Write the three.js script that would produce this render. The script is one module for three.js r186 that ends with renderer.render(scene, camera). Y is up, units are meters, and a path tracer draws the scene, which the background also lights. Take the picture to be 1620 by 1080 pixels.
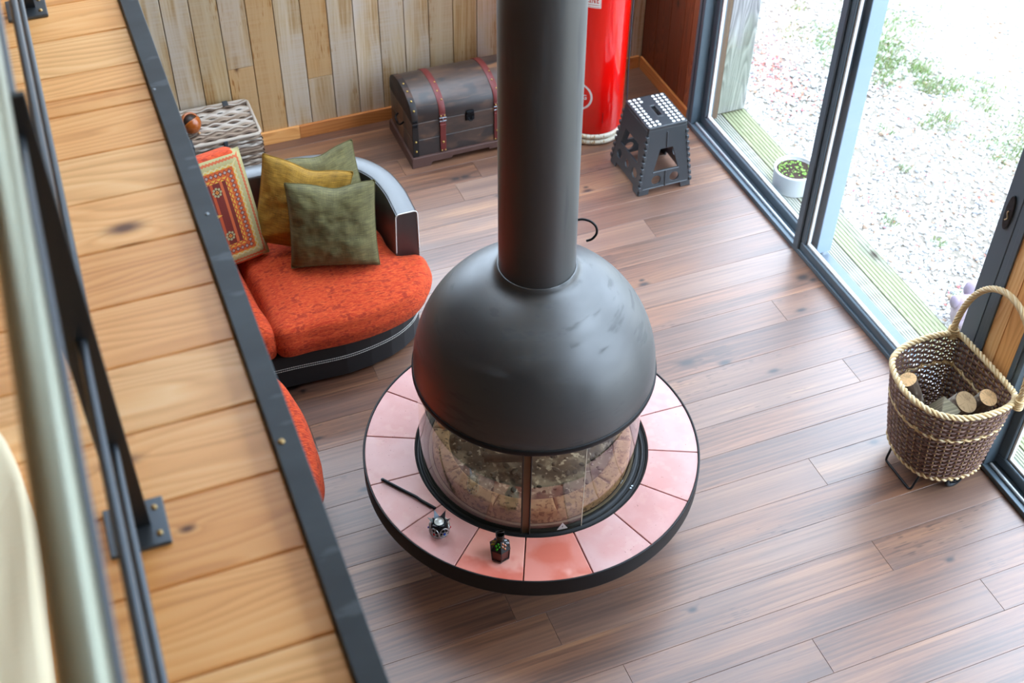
import * as THREE from 'three';
import { mergeGeometries, toCreasedNormals } from 'three/addons/utils/BufferGeometryUtils.js';
import { RoundedBoxGeometry } from 'three/addons/geometries/RoundedBoxGeometry.js';

// ---------------------------------------------------------------- camera, sky, exposure
const scene = new THREE.Scene();
const camera = new THREE.PerspectiveCamera(29.6185, 1.5, 0.05, 200);
camera.position.set(-3.1617, 4.1, 5.8603);
{
  const right = new THREE.Vector3(0.9302268, 0.01079291, 0.36682642), up = new THREE.Vector3(0.2468228, 0.7213145, -0.64713515), back = new THREE.Vector3(-0.27158169, 0.69252358, 0.66832214);
  camera.quaternion.setFromRotationMatrix(new THREE.Matrix4().makeBasis(right, up, back));
}
camera.focus = 4.75;
camera.userData.fStop = 3.2;
camera.updateProjectionMatrix();

// bright thin overcast: a little brighter and whiter towards the zenith than at the horizon
{
  const W = 64, H = 32, data = new Float32Array(W * H * 4);
  for (let r = 0; r < H; r++) for (let c = 0; c < W; c++) {
    const el = ((r + 0.5) / H - 0.5) * Math.PI, s = Math.max(0, Math.sin(el)), k = (1 + 1.1 * s) / 1.6, i = (r * W + c) * 4;
    data[i] = 0.79 * k; data[i + 1] = 0.965 * k; data[i + 2] = 1.17 * k; data[i + 3] = 1;
  }
  const sky = new THREE.DataTexture(data, W, H, THREE.RGBAFormat, THREE.FloatType);
  sky.mapping = THREE.EquirectangularReflectionMapping; sky.colorSpace = THREE.LinearSRGBColorSpace; sky.magFilter = THREE.LinearFilter; sky.minFilter = THREE.LinearFilter; sky.needsUpdate = true;
  scene.background = sky; scene.environment = sky;
  scene.backgroundIntensity = 1; scene.environmentIntensity = 1;
}
const renderer = new THREE.WebGLRenderer({ antialias: true });
renderer.toneMapping = THREE.LinearToneMapping;
renderer.toneMappingExposure = 7.4;
renderer.shadowMap.enabled = true;

// ---------------------------------------------------------------- helpers
let seed = 7;
function rng() { seed = (seed + 0x6D2B79F5) | 0; let t = Math.imul(seed ^ (seed >>> 15), 1 | seed); t = (t + Math.imul(t ^ (t >>> 7), 61 | t)) ^ t; return ((t ^ (t >>> 14)) >>> 0) / 4294967296; }
const rr = (a, b) => a + (b - a) * rng();
const pick = (a) => a[Math.floor(rng() * a.length)];
const clamp = (x, a = 0, b = 1) => Math.min(b, Math.max(a, x));
const lerp = (a, b, t) => a + (b - a) * t;
const sstep = (a, b, x) => { const t = clamp((x - a) / (b - a)); return t * t * (3 - 2 * t); };
const V3 = (x, y, z) => new THREE.Vector3(x, y, z);
const LAT = new Float32Array(65536); for (let i = 0; i < 65536; i++) LAT[i] = rng();
function vn(x, y) {
  const xi = Math.floor(x), yi = Math.floor(y); let fx = x - xi, fy = y - yi; fx = fx * fx * (3 - 2 * fx); fy = fy * fy * (3 - 2 * fy);
  const x0 = xi & 255, x1 = (xi + 1) & 255, y0 = (yi & 255) << 8, y1 = ((yi + 1) & 255) << 8;
  const a = LAT[y0 | x0], b = LAT[y0 | x1], c = LAT[y1 | x0], d = LAT[y1 | x1];
  return a + (b - a) * fx + (c - a + (a - b - c + d) * fx) * fy;
}
function fbm(x, y, o = 4) { let s = 0, a = 0.5, n = 0; for (let i = 0; i < o; i++) { s += a * vn(x, y); n += a; a *= 0.5; x = x * 2.03 + 17.1; y = y * 2.03 + 9.7; } return s / n; }
const hex = (h) => [(h >> 16) & 255, (h >> 8) & 255, h & 255];
const mix3 = (a, b, t) => [lerp(a[0], b[0], t), lerp(a[1], b[1], t), lerp(a[2], b[2], t)];
function dataTex(w, h, fn, srgb = true) {
  const d = new Uint8Array(w * h * 4);
  for (let y = 0; y < h; y++) for (let x = 0; x < w; x++) { const c = fn(x, y), i = (y * w + x) * 4; d[i] = clamp(c[0], 0, 255); d[i + 1] = clamp(c[1], 0, 255); d[i + 2] = clamp(c[2], 0, 255); d[i + 3] = 255; }
  const t = new THREE.DataTexture(d, w, h, THREE.RGBAFormat); t.wrapS = t.wrapT = THREE.MirroredRepeatWrapping; t.magFilter = THREE.LinearFilter; t.minFilter = THREE.LinearMipmapLinearFilter; t.generateMipmaps = true;
  if (srgb) t.colorSpace = THREE.SRGBColorSpace; t.needsUpdate = true; return t;
}
// wood: u runs with the grain. Lu, Lv are metres covered by the texture.
function woodTex(o) {
  const { w, h, Lu, Lv, light, mid, dark, rings = 60, knots = 6, s = 0, contrast = 1, grey = null, greyAmt = 0, fibre = 0.35, streak = 0.3, saw = 0, board = Lv, warp = 1, ringW = 0.55, fleck = 0 } = o;
  const K = []; for (let i = 0; i < knots; i++) K.push([rr(0, Lu), rr(0, Lv), rr(0.006, 0.016), rr(1.6, 2.6)]);
  const bump = new Uint8Array(w * h);
  const map = dataTex(w, h, (x, y) => {
    const u = x / w * Lu, v = y / h * Lv, bi = Math.floor(v / board);
    let q = v * rings + warp * (20 * (fbm(u * 0.9 + s, v * 7 + s + bi * 31, 3) - 0.5) + 2.2 * (vn(u * 2.5 + bi * 11, v * 2 + s) - 0.5)), kd = 0;
    for (const k of K) { const du = (u - k[0]) / k[3], dv = v - k[1], d2 = (du * du + dv * dv) / (k[2] * k[2]); q += 3.2 / (1 + d2 * 0.35) * (dv > 0 ? 1 : -1) * 0.5; if (d2 < 9) kd = Math.max(kd, Math.exp(-d2 * 0.9)); }
    const f = q - Math.floor(q), ring = f < 0.75 ? f / 0.75 : (1 - f) / 0.25;
    const fib = vn(u * 14 + s, v * 900 + s) * 0.6 + vn(u * 40, v * 1800 + s) * 0.4;
    const st = 0.6 * fbm(u * 1.3 + s * 3, v * 22 + bi * 7, 3) + 0.4 * fbm(u * 2.2 + s, v * 90 + bi * 3, 3), patch = fbm(u * 2.1 + 40 + s, v * 6 + 3 + bi * 5, 4);
    let t = clamp(0.5 + contrast * (ringW * (ring - 0.5) + fibre * (fib - 0.5) + streak * 2 * (st - 0.5)), 0, 1);
    let c = t < 0.5 ? mix3(light, mid, t * 2) : mix3(mid, dark, t * 2 - 1);
    if (grey) c = mix3(c, grey, clamp(greyAmt * sstep(0.36, 0.62, patch) + (saw ? saw * (vn(u * 160 + v * 6, v * 4) - 0.5) : 0)));
    if (fleck) { const f2 = vn(u * 22 + 5, v * 260 + s) * vn(u * 3 + 1, v * 9 + s); if (f2 > 0.62) c = mix3(c, dark, clamp((f2 - 0.62) * 5 * fleck)); }
    if (kd > 0.02) c = mix3(c, [dark[0] * 0.5, dark[1] * 0.45, dark[2] * 0.42], clamp(kd * 1.15));
    bump[y * w + x] = clamp(150 - 70 * (t - 0.5) - 60 * kd + 40 * (fib - 0.5), 0, 255);
    return c;
  });
  const b = dataTex(w, h, (x, y) => { const v = bump[y * w + x]; return [v, v, v]; }, false);
  for (const t of [map, b]) { t.repeat.set(1 / Lu, 1 / Lv); }
  return { map, bump: b };
}
const std = (p) => new THREE.MeshPhysicalMaterial(p);
function woodMat(t, tint, rough, bs = 0.0006, extra = {}) { return std({ map: t.map, bumpMap: t.bump, bumpScale: bs, color: tint, roughness: rough, ...extra }); }

const names = new Map();
function numbered(n) { const k = names.get(n) ?? 0; names.set(n, k + 1); return k ? n + '_' + String(k).padStart(3, '0') : n; }
function sh(o) { o.castShadow = o.receiveShadow = true; return o; }
function mesh(name, g, m, parent) { const o = sh(new THREE.Mesh(g, m)); o.name = name; parent.add(o); return o; }
function thing(name, label, category, [x, y, z] = [0, 0, 0], turn = 0, group) {
  const o = new THREE.Group(); o.name = numbered(name); scene.add(o); o.position.set(x, y, z); o.rotation.y = turn; o.userData = { label, category }; if (group) o.userData.group = group; return o;
}
function struct(name, label, category) { const o = new THREE.Group(); o.name = name; scene.add(o); o.userData = { label, category, kind: 'structure' }; return o; }
const stuff = (o) => { o.userData.kind = 'stuff'; return o; };
const merge = (gs) => { const l = gs.map((g) => { const q = g.index ? g.toNonIndexed() : g; for (const k of Object.keys(q.attributes)) if (!['position', 'normal', 'uv'].includes(k)) q.deleteAttribute(k); return q; }); return mergeGeometries(l, false); };
// box with small chamfers on every edge, 44 triangles, flat normals
function bevelBox(w, h, d, c = 0.002) {
  const H = [w / 2, h / 2, d / 2], pos = [], P = (sx, sy, sz, ax) => { const s = [sx, sy, sz]; return [0, 1, 2].map((i) => s[i] * (i === ax ? H[i] : H[i] - c)); };
  const tri = (a, b, c2, n) => { const e1 = [b[0] - a[0], b[1] - a[1], b[2] - a[2]], e2 = [c2[0] - a[0], c2[1] - a[1], c2[2] - a[2]]; const x = [e1[1] * e2[2] - e1[2] * e2[1], e1[2] * e2[0] - e1[0] * e2[2], e1[0] * e2[1] - e1[1] * e2[0]]; const ok = x[0] * n[0] + x[1] * n[1] + x[2] * n[2] > 0; pos.push(...a, ...(ok ? b : c2), ...(ok ? c2 : b)); };
  const quad = (a, b, c2, d2, n) => { tri(a, b, c2, n); tri(a, c2, d2, n); };
  for (let ax = 0; ax < 3; ax++) for (const s of [-1, 1]) {
    const o = [1, 2].map((k) => (ax + k) % 3), q = [[-1, -1], [1, -1], [1, 1], [-1, 1]].map(([a, b]) => { const t = [0, 0, 0]; t[ax] = s; t[o[0]] = a; t[o[1]] = b; return P(...t, ax); }), n = [0, 0, 0]; n[ax] = s; quad(...q, n);
  }
  for (let ax = 0; ax < 3; ax++) { const o1 = (ax + 1) % 3, o2 = (ax + 2) % 3; for (const a of [-1, 1]) for (const b of [-1, 1]) { const e = (s, f) => { const t = [0, 0, 0]; t[ax] = s; t[o1] = a; t[o2] = b; return P(...t, f); }; const n = [0, 0, 0]; n[o1] = a; n[o2] = b; quad(e(-1, o1), e(1, o1), e(1, o2), e(-1, o2), n); } }
  for (const x of [-1, 1]) for (const y of [-1, 1]) for (const z of [-1, 1]) tri(P(x, y, z, 0), P(x, y, z, 1), P(x, y, z, 2), [x, y, z]);
  const g = new THREE.BufferGeometry(); g.setAttribute('position', new THREE.Float32BufferAttribute(pos, 3)); g.setAttribute('uv', new THREE.Float32BufferAttribute(new Float32Array(pos.length / 3 * 2), 2)); g.computeVertexNormals(); return g;
}
// uv in metres by dominant normal; grain axis runs along u
function uvBox(g, grain = 0, ou = 0, ov = 0) {
  const p = g.attributes.position, n = g.attributes.normal, uv = new Float32Array(p.count * 2);
  for (let i = 0; i < p.count; i++) {
    const c = [p.getX(i), p.getY(i), p.getZ(i)], m = [Math.abs(n.getX(i)), Math.abs(n.getY(i)), Math.abs(n.getZ(i))], ax = m[0] > m[1] ? (m[0] > m[2] ? 0 : 2) : (m[1] > m[2] ? 1 : 2), t = [0, 1, 2].filter((k) => k !== ax);
    let a, b; if (ax === grain) { a = c[t[0]] * 0.15; b = c[t[1]]; } else { a = c[grain]; b = c[t.find((k) => k !== grain)]; }
    uv[2 * i] = a + ou; uv[2 * i + 1] = b + ov;
  }
  g.setAttribute('uv', new THREE.BufferAttribute(uv, 2)); return g;
}
function boxAt(x0, x1, y0, y1, z0, z1, c = 0.002) { return bevelBox(x1 - x0, y1 - y0, z1 - z0, Math.min(c, (x1 - x0) / 3, (y1 - y0) / 3, (z1 - z0) / 3)).translate((x0 + x1) / 2, (y0 + y1) / 2, (z0 + z1) / 2); }
// a board as a mesh of its own: geometry centred, mesh placed
function board(name, parent, m, x0, x1, y0, y1, z0, z1, grain, c = 0.0015, ou = null, ov = null) {
  const g = bevelBox(x1 - x0, y1 - y0, z1 - z0, c); uvBox(g, grain, ou ?? rr(0.9, 1.5), ov ?? rr(0, 2)); const o = mesh(name, g, m, parent); o.position.set((x0 + x1) / 2, (y0 + y1) / 2, (z0 + z1) / 2); return o;
}
function tube(pts, r, seg = 24, rad = 6, closed = false, tension = 0.5) { return new THREE.TubeGeometry(new THREE.CatmullRomCurve3(pts.map((p) => p.isVector3 ? p : V3(...p)), closed, 'catmullrom', tension), seg, r, rad, closed); }
function rod(a, b, r, rad = 10) { const A = V3(...a), B = V3(...b), d = B.clone().sub(A), g = new THREE.CylinderGeometry(r, r, d.length(), rad); g.applyQuaternion(new THREE.Quaternion().setFromUnitVectors(V3(0, 1, 0), d.clone().normalize())); const m = A.add(B).multiplyScalar(0.5); return g.translate(m.x, m.y, m.z); }
const lathe = (pts, seg = 64, a0 = 0, a1 = Math.PI * 2) => new THREE.LatheGeometry(pts.map((p) => new THREE.Vector2(p[0], p[1])), seg, a0, a1);
function uvPlan(g, axes = [0, 2], ou = 0, ov = 0) { const p = g.attributes.position, uv = new Float32Array(p.count * 2), f = [(i) => p.getX(i), (i) => p.getY(i), (i) => p.getZ(i)]; for (let i = 0; i < p.count; i++) { uv[2 * i] = f[axes[0]](i) + ou; uv[2 * i + 1] = f[axes[1]](i) + ov; } g.setAttribute('uv', new THREE.BufferAttribute(uv, 2)); return g; }

// ---------------------------------------------------------------- materials
const T = {};
T.floor = woodTex({ w: 2048, h: 1024, Lu: 2.4, Lv: 1.2, light: hex(0xad815d), mid: hex(0x875e46), dark: hex(0x523729), rings: 55, warp: 0.22, ringW: 0.22, fleck: 1, knots: 12, s: 3, contrast: 0.85, grey: hex(0x6f574e), greyAmt: 0.45, board: 0.155, streak: 0.85 });
T.pine = woodTex({ w: 2048, h: 1024, Lu: 2.4, Lv: 1.2, light: hex(0xffd8a0), mid: hex(0xf4bb7a), dark: hex(0xce8f50), rings: 44, warp: 0.5, ringW: 0.5, fleck: 0.5, knots: 20, s: 11, contrast: 0.75, fibre: 0.2, streak: 0.35, board: 0.184 });
T.wall = woodTex({ w: 2048, h: 1024, Lu: 2.4, Lv: 1.2, light: hex(0xe9dccb), mid: hex(0xd2bb98), dark: hex(0xa87f4c), rings: 60, warp: 0.3, ringW: 0.25, fleck: 0.8, knots: 3, s: 23, contrast: 0.85, grey: hex(0xd6cbbf), greyAmt: 0.75, saw: 0.3, board: 0.136, streak: 0.8 });
T.cedar = woodTex({ w: 1024, h: 512, Lu: 1.6, Lv: 0.8, light: hex(0xb06b43), mid: hex(0x8f5030), dark: hex(0x653421), rings: 90, knots: 1, s: 31, contrast: 0.8 });
T.deck = woodTex({ w: 1024, h: 512, Lu: 2.0, Lv: 1.0, light: hex(0xb9b8ac), mid: hex(0x9c9d92), dark: hex(0x7c7e70), rings: 60, knots: 3, s: 41, grey: hex(0x9aa06a), greyAmt: 0.4 });
T.post = woodTex({ w: 512, h: 512, Lu: 1.2, Lv: 1.2, light: hex(0xb9b7b4), mid: hex(0x8f8d8c), dark: hex(0x5e5d5e), rings: 50, knots: 2, s: 47, grey: hex(0x7d8f5d), greyAmt: 0.25 });
T.chest = dataTex(1024, 512, (x, y) => { const u = x / 1024 * 1.2, v = y / 512 * 0.6, n = fbm(u * 9, v * 26, 4), p = fbm(u * 4 + 9, v * 10 + 4, 4), f = vn(u * 30, v * 700); let c = mix3(hex(0x2f221d), hex(0x5d4334), clamp(n * 1.5 - 0.3 + 0.3 * (f - 0.5))); c = mix3(c, hex(0x9a6b45), sstep(0.56, 0.74, p) * 0.75); return mix3(c, hex(0x1c1618), sstep(0.58, 0.7, fbm(u * 7 + 3, v * 13 + 8, 3)) * 0.7); });
T.chest.repeat.set(1 / 1.2, 1 / 0.6);
T.smudge = dataTex(512, 512, (x, y) => { const v = 120 + 70 * (fbm(x / 60, y / 60, 5) - 0.5) + 60 * sstep(0.62, 0.8, fbm(x / 25 + 50, y / 25, 4)); return [v, v, v]; }, false);
T.tile = dataTex(1024, 1024, (x, y) => { const u = x / 1024, v = y / 1024, n = fbm(u * 9, v * 9, 5), w2 = fbm(u * 30 + 5, v * 30, 3), b = sstep(0.3, 0.75, n); let c = mix3(hex(0xd9aeaa), hex(0xd2a09a), b); c = mix3(c, hex(0xd58a7e), sstep(0.6, 0.78, fbm(u * 6 + 8, v * 6 + 2, 4)) * 0.18); c = mix3(c, hex(0xdfbab2), sstep(0.55, 0.75, w2) * 0.3); const k = vn(u * 160, v * 160); return k > 0.975 ? mix3(c, hex(0x6b4038), 0.6) : c; });
T.tile.repeat.set(1, 1);
T.tileRed = dataTex(512, 512, (x, y) => { const u = x / 512, v = y / 512, n = fbm(u * 7 + 3, v * 7 + 1, 5); let c = mix3(hex(0xd4705c), hex(0xde8b7c), sstep(0.35, 0.6, n)); return mix3(c, hex(0xf2bfb2), sstep(0.54, 0.68, fbm(u * 8 + 20, v * 8 + 13, 4)) * 0.7); });
T.chenille = dataTex(1024, 1024, (x, y) => { const u = x / 1024 * 0.8, v = y / 1024 * 0.8, a = vn(u * 90, v * 420), b = fbm(u * 45 + 7, v * 130, 3), k = vn(u * 300, v * 700); let c = mix3(hex(0xae2a0e), hex(0xe2622a), clamp(0.05 + 0.75 * a + 0.8 * (b - 0.4))); c = mix3(c, hex(0x84190a), sstep(0.52, 0.75, b) * 0.65); return mix3(c, hex(0xe9833c), k > 0.86 ? 0.5 : 0); });
T.chenille.repeat.set(1 / 0.8, 1 / 0.8);
T.weave = dataTex(512, 512, (x, y) => { const a = 0.5 + 0.5 * Math.sin(x * Math.PI / 4) * Math.sin(y * Math.PI / 4), s1 = vn(x / 45, y / 2.2), s2 = vn(x / 2.2 + 80, y / 45), v = 175 + 60 * (s1 - 0.5) + 26 * (s2 - 0.5) + 34 * (a - 0.5) + 40 * (fbm(x / 90, y / 90, 3) - 0.5); return [v, v, v]; });
T.weave.repeat.set(4, 4);
T.grainy = dataTex(512, 512, (x, y) => { const v = 128 + 110 * (fbm(x / 5, y / 5, 3) - 0.5); return [v, v, v]; }, false); T.grainy.repeat.set(8, 8);

const M = {};
const tints = (t, cols, rough, bs, extra) => cols.map((c) => woodMat(t, c, rough, bs, extra));
M.floor = tints(T.floor, [0xffffff, 0xf0e8e2, 0xf6e9dc, 0xe2d8d4, 0xfff4e8, 0xe8dcd6], 0.42, 0.0004, { clearcoat: 1, clearcoatRoughness: 0.38, ior: 1.6 });
M.pine = tints(T.pine, [0xffffff, 0xfbeedd, 0xf4e2cb, 0xfff6ea], 0.42, 0.0005);
M.wall = tints(T.wall, [0xf2eeea, 0xe6e0d8, 0xdfd3c4, 0xeae5dc, 0xdccdb2, 0xe4ddd4], 0.75, 0.0006);
M.wallGold = woodMat(T.wall, 0xe2c294, 0.75, 0.0006);
M.cedar = tints(T.cedar, [0xffffff, 0xb79a88, 0xd9c0ae], 0.45, 0.0003);
M.oak = woodMat(T.pine, 0xd0aa88, 0.5, 0.0003);
M.oakPale = woodMat(T.pine, 0xf0dcc4, 0.5, 0.0003);
M.deck = tints(T.deck, [0xffffff, 0xe8eadc], 0.8, 0.0008);
M.post = woodMat(T.post, 0xffffff, 0.85, 0.001);
M.frame = std({ color: 0x5d6b75, roughness: 0.4, metalness: 0.2 });
M.frameDark = std({ color: 0x14171a, roughness: 0.5 });
M.alu = std({ color: 0x9aa0a6, roughness: 0.35, metalness: 0.9 });
M.bead = std({ color: 0xe9e9e6, roughness: 0.3 });
M.glass = std({ color: 0xffffff, roughness: 0, transmission: 1, thickness: 0, ior: 1.5 });
M.hood = std({ color: 0x1b1e20, roughness: 0.5, metalness: 0, ior: 1.95, clearcoat: 0.7, clearcoatRoughness: 0.48, roughnessMap: T.smudge });
M.hood.roughness = 1.0;
M.black = std({ color: 0x131416, roughness: 0.5, metalness: 0.3 });
M.steel = std({ color: 0x565d64, roughness: 0.36, metalness: 0.7 });
M.plaster = std({ color: 0xd8d2c6, roughness: 0.9 });

// ---------------------------------------------------------------- the room
const XL = -6.2, ZF = 8.6, YR = 5.3;
{ // floor: planks of 155 mm running along x, over a slab
  const f = struct('floor', 'brown rustic pine plank floor of the living room', 'floor');
  mesh('subfloor', boxAt(XL - 0.2, 0.16, -0.3, -0.022, -0.2, ZF + 0.2, 0.001), std({ color: 0x1c1512, roughness: 0.9 }), f);
  const z0 = 0.0684, w = 0.1547, J = { 0: [-2.7, -1.261], 1: [], 2: [-1.614], 8: [-0.6], 13: [-0.297], 16: [-0.195], 19: [-0.65], 21: [-1.975], 22: [-0.64], 23: [-1.799], 24: [-1.098, -0.349], 25: [-2.1] };
  for (let k = -1; k < 42; k++) {
    const a = z0 + k * w, b = a + w, za = Math.max(a, -0.01), cuts = [0.02];
    if (b <= za) continue;
    const own = (J[k] ?? []).slice().sort((p, q) => q - p); for (const x of own) cuts.push(x);
    let x = cuts[cuts.length - 1]; if (cuts.length === 1) { x = -rr(0.9, 2.6); cuts.push(x); }
    while (x > XL) { x -= rr(2.2, 2.9); cuts.push(Math.max(x, XL)); }
    for (let i = 0; i + 1 < cuts.length; i++) { const n = Math.floor(rng() * 7); board('floor_plank', f, pick(M.floor), cuts[i + 1] + 0.0004, cuts[i] - 0.0004, -0.02, 0, za + 0.0004, b - 0.0004, 0, 0.0009, rr(0.9, 1.5), 0.155 * n + 0.0775); }
  }
}
{ // back wall: vertical boards
  const wb = struct('wall_back', 'wall of vertical weathered tan and grey wooden boards', 'wall');
  const bc = std({ color: 0x3a2f26, roughness: 0.9 }), WX0 = -3.1, WX1 = -0.12, WY0 = 1.04, WY1 = 2.9;
  for (const [a, b, c, d] of [[XL - 0.2, WX0, -0.3, YR], [WX1, 0.2, -0.3, YR], [WX0, WX1, -0.3, WY0], [WX0, WX1, WY1, YR]]) mesh('wall_core', boxAt(a, b, c, d, -0.25, -0.037, 0.001), bc, wb);
  const w = 0.1368, xs = -2.65; let k0 = Math.floor((XL - xs) / w);
  for (let k = k0; xs + k * w < 0.02; k++) {
    const a = xs + k * w, b = Math.min(a + w, 0.02), cut = k === 2 ? [0.49] : k === 5 ? [0.347] : k === 7 ? [1.3] : k % 3 === 0 ? [rr(1.6, 3)] : [rr(2.4, 4)];
    const inWin = b > WX0 && a < WX1, ys = inWin ? [0, ...cut.filter((y) => y < WY0 - 0.1), WY0, WY1, YR] : [0, ...cut, YR]; if (b - a < 0.02) continue;
    for (let i = 0; i + 1 < ys.length; i++) { if (inWin && ys[i] === WY0) continue; const gold = (k === 2 && i === 0) || (k === 5 && i === 1) || k === 3 || (k < 0 && k % 4 === 0); board('wall_board', wb, gold ? M.wallGold : pick(M.wall), a + 0.0018, b - 0.0018, ys[i] + 0.0008, ys[i + 1] - 0.0008, -0.037, -0.015, 1, 0.0025, rr(0, 2), 0.136 * Math.floor(rng() * 8) + 0.068); }
  }
  const bb = struct('baseboard_back', 'honey coloured wooden skirting board along the board wall', 'skirting board');
  board('skirting', bb, M.oakPale, -3.4, -2.045, 0, 0.078, -0.0145, 0.002, 0, 0.002); board('skirting', bb, M.oak, -2.044, -0.0005, 0, 0.078, -0.0145, 0.002, 0, 0.002); board('skirting', bb, M.oak, XL, -3.401, 0, 0.078, -0.0145, 0.002, 0, 0.002);
}
{ // right wall with the openings
  const wr = struct('wall_right', 'wall of reddish brown cedar boards around the sliding glass doors', 'wall');
  const core = std({ color: 0x6a5542, roughness: 0.9 });
  const solid = (y0, y1, z0, z1) => mesh('wall_core', boxAt(0.035, 0.2, y0, y1, z0, z1, 0.001), core, wr);
  solid(-0.3, YR, -0.25, 0.605); solid(-0.3, 2.32, 3.115, 3.265); solid(-0.3, 2.36, 5.885, ZF + 0.2); solid(2.36, YR, 8.3, ZF + 0.2); solid(2.2, 2.36, 0.605, 3.115); solid(2.2, 2.36, 3.265, 5.885); solid(2.32, 2.36, 3.115, 3.265); solid(4.6, YR, 0.605, 8.3); for (const [a, b] of [[0.605, 3.115], [3.265, 5.885]]) mesh('sill_core', boxAt(0.035, 0.138, -0.3, -0.0125, a, b, 0.001), core, wr);
  for (const [a, b, m] of [[-0.01, 0.14, 1], [0.14, 0.29, 1], [0.29, 0.44, 1], [0.44, 0.525, 2], [0.525, 0.605, 0]]) board('wall_board', wr, M.cedar[m], 0.015, 0.035, 0, YR, a + 0.001, b - 0.001, 1, 0.002);
  for (const [a, b, m] of [[3.1, 3.172, 0], [3.172, 3.262, 1]]) board('wall_board', wr, M.pine[m], 0.004, 0.035, 0, 2.36, a + 0.001, b - 0.001, 1, 0.002);
  for (let z = 5.9, i = 0; z < ZF; z += 0.15, i++) board('wall_board', wr, M.cedar[i % 3], 0.015, 0.035, 0, 2.355, z, z + 0.148, 1, 0.002);
  board('wall_board', wr, M.cedar[2], 0.012, 0.035, 2.2, 2.36, 0.605, 5.885, 2, 0.002);
  board('wall_board', wr, M.cedar[2], 0.012, 0.035, 4.6, YR, 0.605, 8.3, 2, 0.002);
  const br = struct('baseboard_right', 'brown skirting board between the corner and the sliding door', 'skirting board');
  board('skirting', br, M.oak, 0, 0.0145, 0, 0.078, 0.003, 0.6, 2, 0.002);
}
// closed shell behind and above the camera
{
  const pale = M.plaster, timber = std({ color: 0x8a6a4a, roughness: 0.8 });
  const wl = struct('wall_left', 'brown timber wall at the far side of the gallery', 'wall'); mesh('wall_core', boxAt(XL - 0.2, XL, -0.3, YR, -0.25, ZF + 0.2, 0.001), timber, wl);
  const wf = struct('wall_front', 'brown timber gable wall behind the gallery', 'wall');
  for (const [a, b, c, d] of [[XL, 0.2, 0, YR]]) mesh('wall_core', boxAt(a, b, c === 0 ? -0.3 : c, d, ZF, ZF + 0.2, 0.001), timber, wf);
  const cl = struct('ceiling', 'pale ceiling over the tall room with an opening for an added roof light', 'ceiling');
  for (const [a, b, c, d] of [[XL - 0.2, -3.8, -0.25, ZF + 0.2], [-0.1, 0.2, -0.25, ZF + 0.2], [-3.8, -0.1, -0.25, 0.1], [-3.8, -0.1, 1.7, ZF + 0.2]]) mesh('ceiling_panel', boxAt(a, b, YR, YR + 0.2, c, d, 0.001), pale, cl);
}
function fixedWindow(name, label, x0, x1, y0, y1, z0, z1, bars) { // frame in the plane of its thin axis
  const w = struct(name, label, 'window'), t = 0.05; const thinX = x1 - x0 < 0.2, thinY = y1 - y0 < 0.2;
  if (thinX) { for (const y of [y0, y1 - t]) mesh('window_frame', boxAt(x0, x1, y, y + t, z0, z1), M.frame, w); for (const z of [z0, ...bars.map((b) => b - t / 2), z1 - t]) mesh('window_frame', boxAt(x0, x1, y0 + t, y1 - t, z, z + t), M.frame, w); const e = [z0, ...bars, z1]; for (let i = 0; i + 1 < e.length; i++) { const g = mesh('pane', new THREE.PlaneGeometry(e[i + 1] - e[i] - t, y1 - y0 - 2 * t), M.glass, w); g.rotation.y = -Math.PI / 2; g.position.set((x0 + x1) / 2, (y0 + y1) / 2, (e[i] + e[i + 1]) / 2); } }
  else if (thinY) { for (const z of [z0, z1 - t]) mesh('window_frame', boxAt(x0, x1, y0, y1, z, z + t), M.frame, w); for (const x of [x0, ...bars.map((b) => b - t / 2), x1 - t]) mesh('window_frame', boxAt(x, x + t, y0, y1, z0 + t, z1 - t), M.frame, w); const e = [x0, ...bars, x1]; for (let i = 0; i + 1 < e.length; i++) { const g = mesh('pane', new THREE.PlaneGeometry(e[i + 1] - e[i] - t, z1 - z0 - 2 * t), M.glass, w); g.rotation.x = Math.PI / 2; g.position.set((e[i] + e[i + 1]) / 2, (y0 + y1) / 2, (z0 + z1) / 2); } }
  else { for (const y of [y0, y1 - t]) mesh('window_frame', boxAt(x0, x1, y, y + t, z0, z1), M.frame, w); for (const x of [x0, ...bars.map((b) => b - t / 2), x1 - t]) mesh('window_frame', boxAt(x, x + t, y0 + t, y1 - t, z0, z1), M.frame, w); const e = [x0, ...bars, x1]; for (let i = 0; i + 1 < e.length; i++) { const g = mesh('pane', new THREE.PlaneGeometry(e[i + 1] - e[i] - t, y1 - y0 - 2 * t), M.glass, w); g.position.set((e[i] + e[i + 1]) / 2, (y0 + y1) / 2, (z0 + z1) / 2); } }
}
fixedWindow('window_1', 'unseen dark framed window strip added above the sliding doors for daylight', 0.06, 0.12, 2.36, 4.6, 0.605, 8.3, [1.9, 3.2, 4.5, 5.8, 7.1]);  // unseen glazing, added to light floor, hood and deck from the right
fixedWindow('window_3', 'unseen glazed roof light added over the living area for daylight', -3.8, -0.1, YR + 0.06, YR + 0.12, 0.1, 1.7, [-2.6, -1.4]);  // unseen roof opening, added to brighten the room from above
fixedWindow('window_2', 'unseen dark framed window added high in the board wall for daylight', -3.1, -0.12, 1.04, 2.9, -0.14, -0.08, [-2.1, -1.1]);  // unseen window, added for back light on floor, leather and hood

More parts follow.
